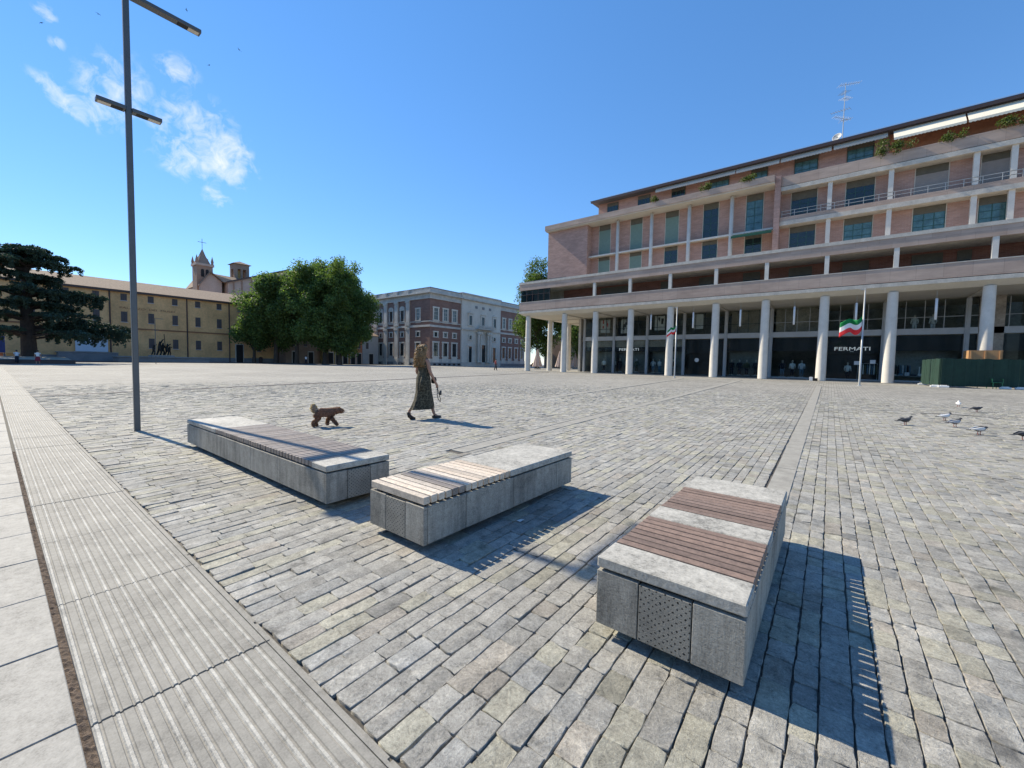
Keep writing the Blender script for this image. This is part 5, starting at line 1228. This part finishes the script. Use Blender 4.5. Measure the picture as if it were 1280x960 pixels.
# hanging tube lamps under the soffit
def tube_lamp(label, x, y, z0=6.45, z1=8.55):
    t = thing('tube_lamp', label, 'hanging lamp', (x, y, z0), 'tube lamps under the arcade')
    MB().lathe([(z0, .03), (z0 + .02, .105), (z1 - .02, .105), (z1, .03)], (x, y), 14).build('tube', 'tube', t, True)
    MB().lathe([(z1, .012), (9.36, .012)], (x, y), 6).build('cord', 'pole_metal', t)
nth = ['behind the left flagpole', 'between the fifth and sixth front columns', 'over the bay with dark suits', 'over the bay left of the lettered entrance', 'over the lettered shop entrance', 'over the rightmost shop bay']
for (x, lab) in zip((-20.3, -14.65, -9.1, -3.55, 1.98, 8.05), nth): tube_lamp('white hanging tube lamp ' + lab, x, 57.9)
for (x, y, lab) in ((-38.3, 60.5, 'in the leftmost arcade bay, nearest'), (-38.1, 64.0, 'in the left side passage, second from the front'), (-38.1, 70.5, 'in the left side passage, just left of the second column'), (-38.1, 77.5, 'in the left side passage, farthest back')): tube_lamp('white hanging tube lamp ' + lab, x, y)
# building site fence and what stands by it
t = thing('site_fence', 'dark green mesh site fence round the foot of a column, at the right edge', 'fence', (7.3, 49.3, 0))
A, B, C = Vector((7.05, 55.6, 0)), Vector((7.35, 49.3, 0)), Vector((17, 53.2, 0))
def panelrun(p, q, n, mat):
    d = (q - p) / n; u = d.normalized(); w = Vector((-u.y, u.x, 0)); b = MB(); m = 14
    for i in range(n):
        rr = []
        for k in range(m + 1):
            c = p + d * (i + k / m * .99) + w * (.03 * math.sin(k * 1.3 + i) + .012 * math.sin(k * 4.1)); rr.append(c)
        for k in range(m): b.add([(rr[k].x, rr[k].y, .12), (rr[k + 1].x, rr[k + 1].y, .12), (rr[k + 1].x, rr[k + 1].y, 2.42 + .03 * math.sin(k)), (rr[k].x, rr[k].y, 2.42 + .03 * math.sin(k - 1))], [(0, 1, 2, 3)])
    o = b.build('mesh_panel', mat, t); o.modifiers.new('thick', 'SOLIDIFY').thickness = .01
    for i in range(n + 1):
        c = p + d * i + w * .09; MB().lathe([(0, .022), (2.4, .022)], (c.x, c.y), 8).build('post', 'green_mesh', t)
panelrun(A, B, 2, 'green_mesh'); panelrun(B, C, 4, 'green_mesh')
for i, (x, y, l) in enumerate(((7.1, 55.0, 'at the far foot of the fence'), (7.1, 49.0, 'left of the near fence corner'), (7.55, 48.85, 'right of the near fence corner'), (11.3, 50.6, 'at the fence foot beside the green chair'), (12.2, 50.9, 'at the fence foot, cut by the right edge'))):
    t = thing('fence_weight', 'white concrete block ' + l, 'block', (x, y, 0), 'fence weights')
    b = MB(); b.box(x - .32, y - .12, 0, x + .32, y + .12, .15, .02); b.box(x - .2, y - .09, .15, x + .2, y + .09, .2, .01); b.build('block_body', 'white', t)
t = thing('plastic_chair', 'green plastic armchair by the dark green site fence', 'chair', (10.75, 50.7, 0), world_coords=False)
MB().box(-.25, -.25, .40, .25, .25, .44, .015).build('seat', 'green_plastic', t)
b = MB()
for k in range(7):
    a = PI * (.1 + .8 * k / 6); b.box(.27 * math.cos(a) - .03, .24 * math.sin(a) - .012, .44, .27 * math.cos(a) + .03, .24 * math.sin(a) + .012, .86)
b.tube([(.29, -.2, .66), (.29, .1, .68), (.26, .2, .86), (0, .27, .9), (-.26, .2, .86), (-.29, .1, .68), (-.29, -.2, .66)], .025, 8); b.build('backrest', 'green_plastic', t)
for x in (-.24, .24):
    for y in (-.22, .22): MB().tube([(x, y, .42), (x * 1.1, y * 1.15, 0)], [.028, .02], 8).build('leg', 'green_plastic', t)
    MB().tube([(x * 1.2, -.22, 0.4), (x * 1.2, -.2, .66)], .022, 8).build('arm_post', 'green_plastic', t)
t.rotation_euler = (0, 0, .4); t.scale = (1.2,) * 3
t = thing('plywood_casing', 'orange brown plywood box round a column above the green fence', 'casing', (11.25, 57.4, 0))
b = MB()
for x0, y0, x1, y1 in ((10.2, 56.4, 12.3, 56.45), (10.2, 58.4, 12.3, 58.45), (10.2, 56.45, 10.25, 58.4), (12.25, 56.45, 12.3, 58.4)): b.box(x0, y0, .02, x1, y1, 3.35)
b.build('boards', 'plywood', t)
b = MB()
for x in (10.35, 11.25, 12.15): b.box(x - .05, 56.33, .02, x + .05, 56.398, 3.3)
b.build('battens', 'plywood', t)
t = thing('parcel', 'small white and black box at the foot of a column', 'box', (-1.35, 56.8, 0))
MB().box(-1.75, 56.65, 0, -1.45, 56.95, .42, .01).build('white_box', 'white', t); MB().box(-1.44, 56.65, 0, -1.0, 56.95, .3, .01).build('black_box', 'dark', t)
# mannequins and goods behind the glass
def mannequin(label, x, top, bottom, z=.25, y=66.0, h=1.0):
    t = thing('mannequin', label, 'mannequin', (x, y, z), 'mannequins in the shop windows', world_coords=False); t.scale = (h,) * 3; t.rotation_euler = (0, 0, rnd.uniform(-.5, .5) + PI)
    MB().box(-.3, -.3, -.2, .3, .3, -.0).build('stand', 'frame_grey', t)
    b = MB(); b.loft([ring(0, 0, zz, rx, ry, 14) for zz, rx, ry in ((1.44, .07, .06), (1.52, .05, .05), (1.6, .075, .085), (1.7, .085, .1), (1.78, .05, .06))])
    for s in (-1, 1): b.tube([(s * .1, .0, .12), (s * .1, .08, .0)], [.05, .04], 8)
    b.build('body', 'mann', t, True)
    b = MB(); b.loft([ring(0, 0, zz, rx, ry, 16, .02, zz * 5) for zz, rx, ry in ((.82, .19, .14), (1.05, .165, .125), (1.3, .195, .135), (1.42, .17, .1), (1.47, .08, .07))])
    for s in (-1, 1): b.tube([(s * .2, 0, 1.4), (s * .27, .02, 1.12), (s * .27, -.06, .88)], [.07, .055, .045], 8)
    b.build('top', top, t, True)
    b = MB()
    for s in (-1, 1): b.tube([(s * .09, 0, .9), (s * .1, 0, .5), (s * .1, .0, .08)], [.11, .085, .07], 10)
    b.build('trousers', bottom, t, True)
for lab, x, a, c in (
    ('mannequin in a white shirt in the leftmost shop window', -30.8, 'white', 'suit'), ('mannequin in a white top at the left of the second shop window', -28.9, 'white', 'suit'),
    ('mannequin all in black, in the middle of the second shop window', -27.9, 'suit', 'suit'), ('mannequin in a pale jacket at the right of the second shop window', -26.6, 'shirt_pale', 'denim'),
    ('mannequin in camouflage, just right of the fourth front column', -25.0, 'camo', 'camo'), ('mannequin in a pale shirt, left of a pair in the third shop window', -22.3, 'shirt_pale', 'denim'),
    ('mannequin in a white shirt, right of a pair in the third shop window', -21.3, 'white', 'denim'), ('mannequin in dark coat behind the left flagpole\'s column', -19.2, 'suit', 'denim'),
    ('mannequin in a black suit, leftmost of four suits', -11.1, 'suit', 'suit'), ('mannequin in a black suit, second of four suits', -10.1, 'suit', 'suit'),
    ('mannequin in a brown jacket, third of four suits', -9.2, 'camo', 'suit'), ('mannequin in a black suit, rightmost of four suits', -8.1, 'suit', 'suit'),
    ('mannequin in a dark vest and jeans, left of the lettered entrance', -5.0, 'suit', 'denim'), ('mannequin in a white shirt, between the dark vest and the pale blue shirt', -3.9, 'white', 'suit'),
    ('mannequin in a pale blue shirt, left of the lettered entrance', -2.9, 'shirt_pale', 'denim')):
    mannequin(lab, x, a, c, y=65.35, h=1.22)
mannequin('white clothed mannequin standing in the lettered shop entrance', 1.75, 'white', 'suit', z=.1, y=65.0, h=1.2)
for x, l in ((7.5, 'leftmost'), (9.0, 'middle')): mannequin('pale mannequin upstairs over the rightmost shop window, %s' % l, x, 'shirt_pale', 'shirt_pale', z=5.75, y=66.0, h=1.15)
def rack(label, x, y):
    t = thing('clothes_rack', label, 'clothes rack', (x, y, 0), 'clothes racks behind the glass')
    b = MB()
    for s in (-1, 1): b.tube([(x + s * .9, y, 0), (x + s * .9, y, 2.1)], .03, 6)
    b.tube([(x - .9, y, 2.1), (x + .9, y, 2.1)], .03, 6); b.build('rail', 'pole_metal', t)
    for k in range(9):
        xx = x - .8 + k * .2; m = rnd.choice(['suit', 'white', 'denim', 'shirt_pale', 'camo']); MB().loft([[(xx - .05, y - w, z), (xx + .05, y - w, z), (xx + .05, y + w, z), (xx - .05, y + w, z)] for z, w in ((.8, .3), (1.8, .32), (2.0, .06))]).build('garment', m, t)
rack('clothes rack in the rightmost shop window, left one', 6.6, 66.3); rack('clothes rack in the rightmost shop window, right one', 9.0, 66.5); rack('clothes rack at the right of the lettered entrance', 3.6, 65.3)
t = thing('display_table', 'low table of folded clothes in the rightmost shop window', 'table', (7.6, 65.4, 0))
MB().box(5.6, 65.1, .7, 10.2, 65.9, .76).build('table_top', 'frame_grey', t)
for x in (5.7, 10.1):
    for y in (65.15, 65.85): MB().box(x - .03, y - .03, .03, x + .03, y + .03, .7).build('leg', 'frame_grey', t)
t = thing('folded_clothes', 'piles of folded clothes on the low table in the rightmost shop window', 'clothes', (7.6, 65.4, .76))
for k in range(8): MB().box(5.8 + k * .55, 65.25, .762, 6.2 + k * .55, 65.7, .9 + .12 * (k % 3), .03).build('folded_pile', ['white', 'denim', 'shirt_pale', 'suit'][k % 4], t)
for x, z, l in ((2.55, 2.15, 'left'), (4.0, 2.3, 'right')):
    t = thing('paper_notice', 'white paper notice on the entrance glass under the lettering, %s one' % l, 'notice', (x, 64.5, z), 'notices on the shop glass'); MB().box(x - .25, 64.508, z - .22, x + .25, 64.526, z + .22).build('sheet', 'white', t)
t = thing('paper_notice', 'white round notice on the dark doors between the fifth and sixth front columns', 'notice', (-15.6, 64.4, 2.3), 'notices on the shop glass'); MB().tube([(-15.6, 64.5, 2.3), (-15.6, 64.526, 2.3)], .3, 16).build('sheet', 'white', t)
# roof aerials
t = thing('tv_aerial', 'tall thin rooftop mast with television aerials', 'aerial', (-.1, 68, 29.75))
MB().lathe([(29.7, .05), (34, .04), (37.7, .025)], (-.1, 68), 8).build('mast', 'railing', t)
def yagi(z, L, n, dx, dy):
    b = MB(); d = Vector((dx, dy, .12)).normalized(); p = Vector((-.1, 68, z)); b.tube([p - d * L * .3, p + d * L * .7], .025, 5); s = Vector((-d.y, d.x, 0))
    for k in range(n): c = p - d * L * .3 + d * (L * k / (n - 1)); b.tube([c - s * (.5 - .02 * k), c + s * (.5 - .02 * k)], .014, 4)
    b.build('aerial_array', 'railing', t)
yagi(37.5, 2.4, 9, .8, .5); yagi(36.6, 1.2, 6, -.4, .7); yagi(35.8, 1.3, 6, .5, .8); yagi(34.4, 2.0, 8, -.9, .3); yagi(33.3, 1.8, 8, -.7, -.6); yagi(33.1, 1.2, 6, .9, .4)
t = thing('satellite_dish', 'round grey satellite dish at the foot of the rooftop mast', 'dish', (-.6, 67.3, 29.8))
b = MB(); c = Vector((-.6, 67.2, 30.75)); d = Vector((-.35, -.85, .35)).normalized(); u = d.orthogonal().normalized(); v = d.cross(u)
b.loft([[c + d * (.18 * (r / .52) ** 2) + (u * math.cos(2 * PI * k / 24) + v * math.sin(2 * PI * k / 24)) * r for k in range(24)] for r in (.02, .17, .34, .46, .52)], False); o = b.build('reflector', 'frame_grey', t, True); o.modifiers.new('thick', 'SOLIDIFY').thickness = .02
MB().tube([c - d * .05, (c.x, c.y + .15, 29.75)], .03, 6).build('bracket', 'railing', t); MB().tube([c + d * .15 - v * .55, c + d * .65], .02, 6).build('feed_arm', 'railing', t)
# far lamp, fountain, odds and ends by the trees
lamp_post((-88, 17.0, 0), 'slim lamp post standing before the fountain, far off')
t = thing('fountain', 'low wide stone fountain basin in front of the ochre building', 'fountain', (-114, 23.4, 0))
b = MB(); b.box(-118, 15.9, -.03, -112, 31, .95, .05); b.build('basin', 'plinth', t); MB().box(-118.2, 15.7, .95, -111.8, 31.2, 1.15, .03).build('basin_rim', 'basin', t); MB().box(-116.2, 21.2, 1.15, -113, 25, 1.5, .05).build('pedestal', 'basin', t)
t = thing('bronze_group', 'dark bronze group of figures with a raised spear, on the fountain', 'sculpture', (-114.6, 23, 1.5))
for (dx, dy, s, a) in ((0, -1.2, 1.3, .3), (.4, -.3, 1.75, .5), (-.5, .4, 1.6, -.3), (.3, 1.0, 1.5, .2), (-.2, 1.5, 1.2, .1)):
    V = [(0, 0, .95, .2), (0, .02, 1.2, .18), (0, .05, 1.4, .22), (0, .05, 1.55, .09), (0, .08, 1.72, .12), (.2, .05, 1.42, .09), (.36, .2, 1.3 + a, .07), (.42, .35, 1.5 + a, .05), (-.2, .05, 1.42, .09), (-.36, .1, 1.15, .07), (-.3, .3, 1.0, .05), (.1, 0, .8, .14), (.14, .15, .45, .1), (.14, .05, .0, .09), (-.1, 0, .8, .14), (-.14, -.1, .45, .1), (-.14, -.25, .0, .09)]
    V = [(p[0] * s + dx, p[1] * s + dy, p[2] * s, p[3] * s) for p in V]
    skin('figure', V, [(0, 1), (1, 2), (2, 3), (3, 4), (2, 5), (5, 6), (6, 7), (2, 8), (8, 9), (9, 10), (0, 11), (11, 12), (12, 13), (0, 14), (14, 15), (15, 16)], 'bronze', t, 2)
o = MB().tube([(.2, .8, .5), (.3, .55, 4.6)], .07, 6).build('spear', 'bronze', None); o.parent = t
t = thing('blue_screen', 'blue cloth screen under the cedar at the left edge', 'screen', (-100, 0, 0))
MB().box(-100.1, -4, 1.4, -100, 1.6, 3.9).build('cloth', 'blue_cloth', t)
for y in (-3.9, 1.5): MB().box(-100.18, y - .04, 0, -100.102, y + .04, 4.0).build('post', 'pipe', t)
for k, (y, m, l) in enumerate(((-.2, 'orange_box', 'orange crate on the raised bed, left of the pair'), (.9, 'orange_box', 'orange crate on the raised bed, right of the pair'), (2.0, 'house_yellow', 'yellow crate on the raised bed by the cedar trunk'))):
    t = thing('crate', l, 'crate', (-96, y, .6), 'crates on the raised bed'); b = MB(); b.box(-96.4, y - .42, .6, -95.6, y + .42, 1.35)
    b.build('crate_body', m, t); b = MB()
    for z in (.8, 1.0, 1.2): b.box(-95.598, y - .4, z, -95.57, y + .4, z + .05)
    b.build('slats', 'pipe', t)
def car(label, x, y, rz, mat):
    t = thing('parked_car', label, 'car', (x, y, 0), 'cars parked far off', world_coords=False)
    b = MB(); b.prism([(-2.0, .25), (2.0, .25), (2.05, .7), (1.2, .92), (-1.8, .95), (-2.05, .7)], 'y', -.85, .85); b.prism([(-1.75, .951), (.95, .951), (.35, 1.45), (-1.3, 1.47)], 'y', -.75, .75); b.build('body', mat, t)
    b = MB(); b.prism([(-1.55, 1.0), (.75, 1.0), (.3, 1.38), (-1.2, 1.4)], 'y', -.76, .76); b.build('side_windows', 'pane_dark', t)
    for xx in (-1.3, 1.3):
        for yy in (-.87, .67): MB().tube([(xx, yy, .32), (xx, yy + .2, .32)], .32, 16).build('wheel', 'dark', t)
    for yy in (-.6, .6): MB().box(2.03, yy - .18, .58, 2.07, yy + .18, .72).build('headlight', 'white', t)
    t.rotation_euler = (0, 0, rz)
car('dark parked car far off beyond the palace, left of the first column', -91.5, 131, 1.3, 'car'); car('silver parked car far off beside the palace', -88.5, 136, 1.4, 'shirt_pale')
# small bollards and bins by the ochre building
for k, (y, l) in enumerate(((44.2, 'left of a pair'), (45.8, 'right of a pair'))):
    t = thing('litter_bin', 'dark litter bin right of the ochre building\'s doorway, %s' % l, 'bin', (-123, y, 0), 'bins by the ochre building'); MB().lathe([(0, .4), (1.3, .45), (1.32, .5), (1.4, .5)], (-123, y), 14).build('bin_body', 'pipe', t); MB().lathe([(1.4, .5), (1.55, .3), (1.6, .02)], (-123, y), 14).build('lid', 'dark', t)
# swifts high above
for (x, y, z, l) in ((-94, 6.2, 50, 'left of the lamp post'), (-87.5, 11.4, 51.5, 'just left of the lamp post\'s top'), (-77.2, 19.4, 52.3, 'just above the lamp post\'s top arm'), (-70.8, 24, 46.6, 'right of the top arm\'s tip, upper of two'), (-74.3, 21.2, 44.3, 'right of the top arm\'s tip, lower of two')):
    t = thing('flying_bird', 'tiny dark bird high in the sky, ' + l, 'bird', (x, y, z), 'birds in the sky', world_coords=False)
    b = MB(); b.loft([[(r * math.cos(2 * PI * k / 8), yy, r * math.sin(2 * PI * k / 8)) for k in range(8)] for yy, r in ((-.16, .005), (-.06, .03), (.04, .04), (.12, .02), (.15, .005))]); b.build('body', 'dark', t, True)
    for s in (-1, 1): MB().add([(0, .06, 0), (s * .2, .07, .05), (s * .42, -.08, .02), (s * .2, .0, .05), (0, -.03, 0), (0, .0, .015)], [(0, 1, 3, 5), (1, 2, 3), (5, 3, 4)]).build('wing', 'dark', t)
    t.rotation_euler = (.2, .1, rnd.uniform(0, 6))

t = thing('paper_scrap', 'small white paper scrap in the middle bench\'s shadow', 'litter', (-2.02, 2.75, 0))
MB().add([(-2.05, 2.73, .006), (-2.0, 2.72, .008), (-1.985, 2.76, .022), (-2.03, 2.775, .007), (-2.02, 2.75, .016)], [(0, 1, 4), (1, 2, 4), (2, 3, 4), (3, 0, 4)]).build('scrap', 'white', t)
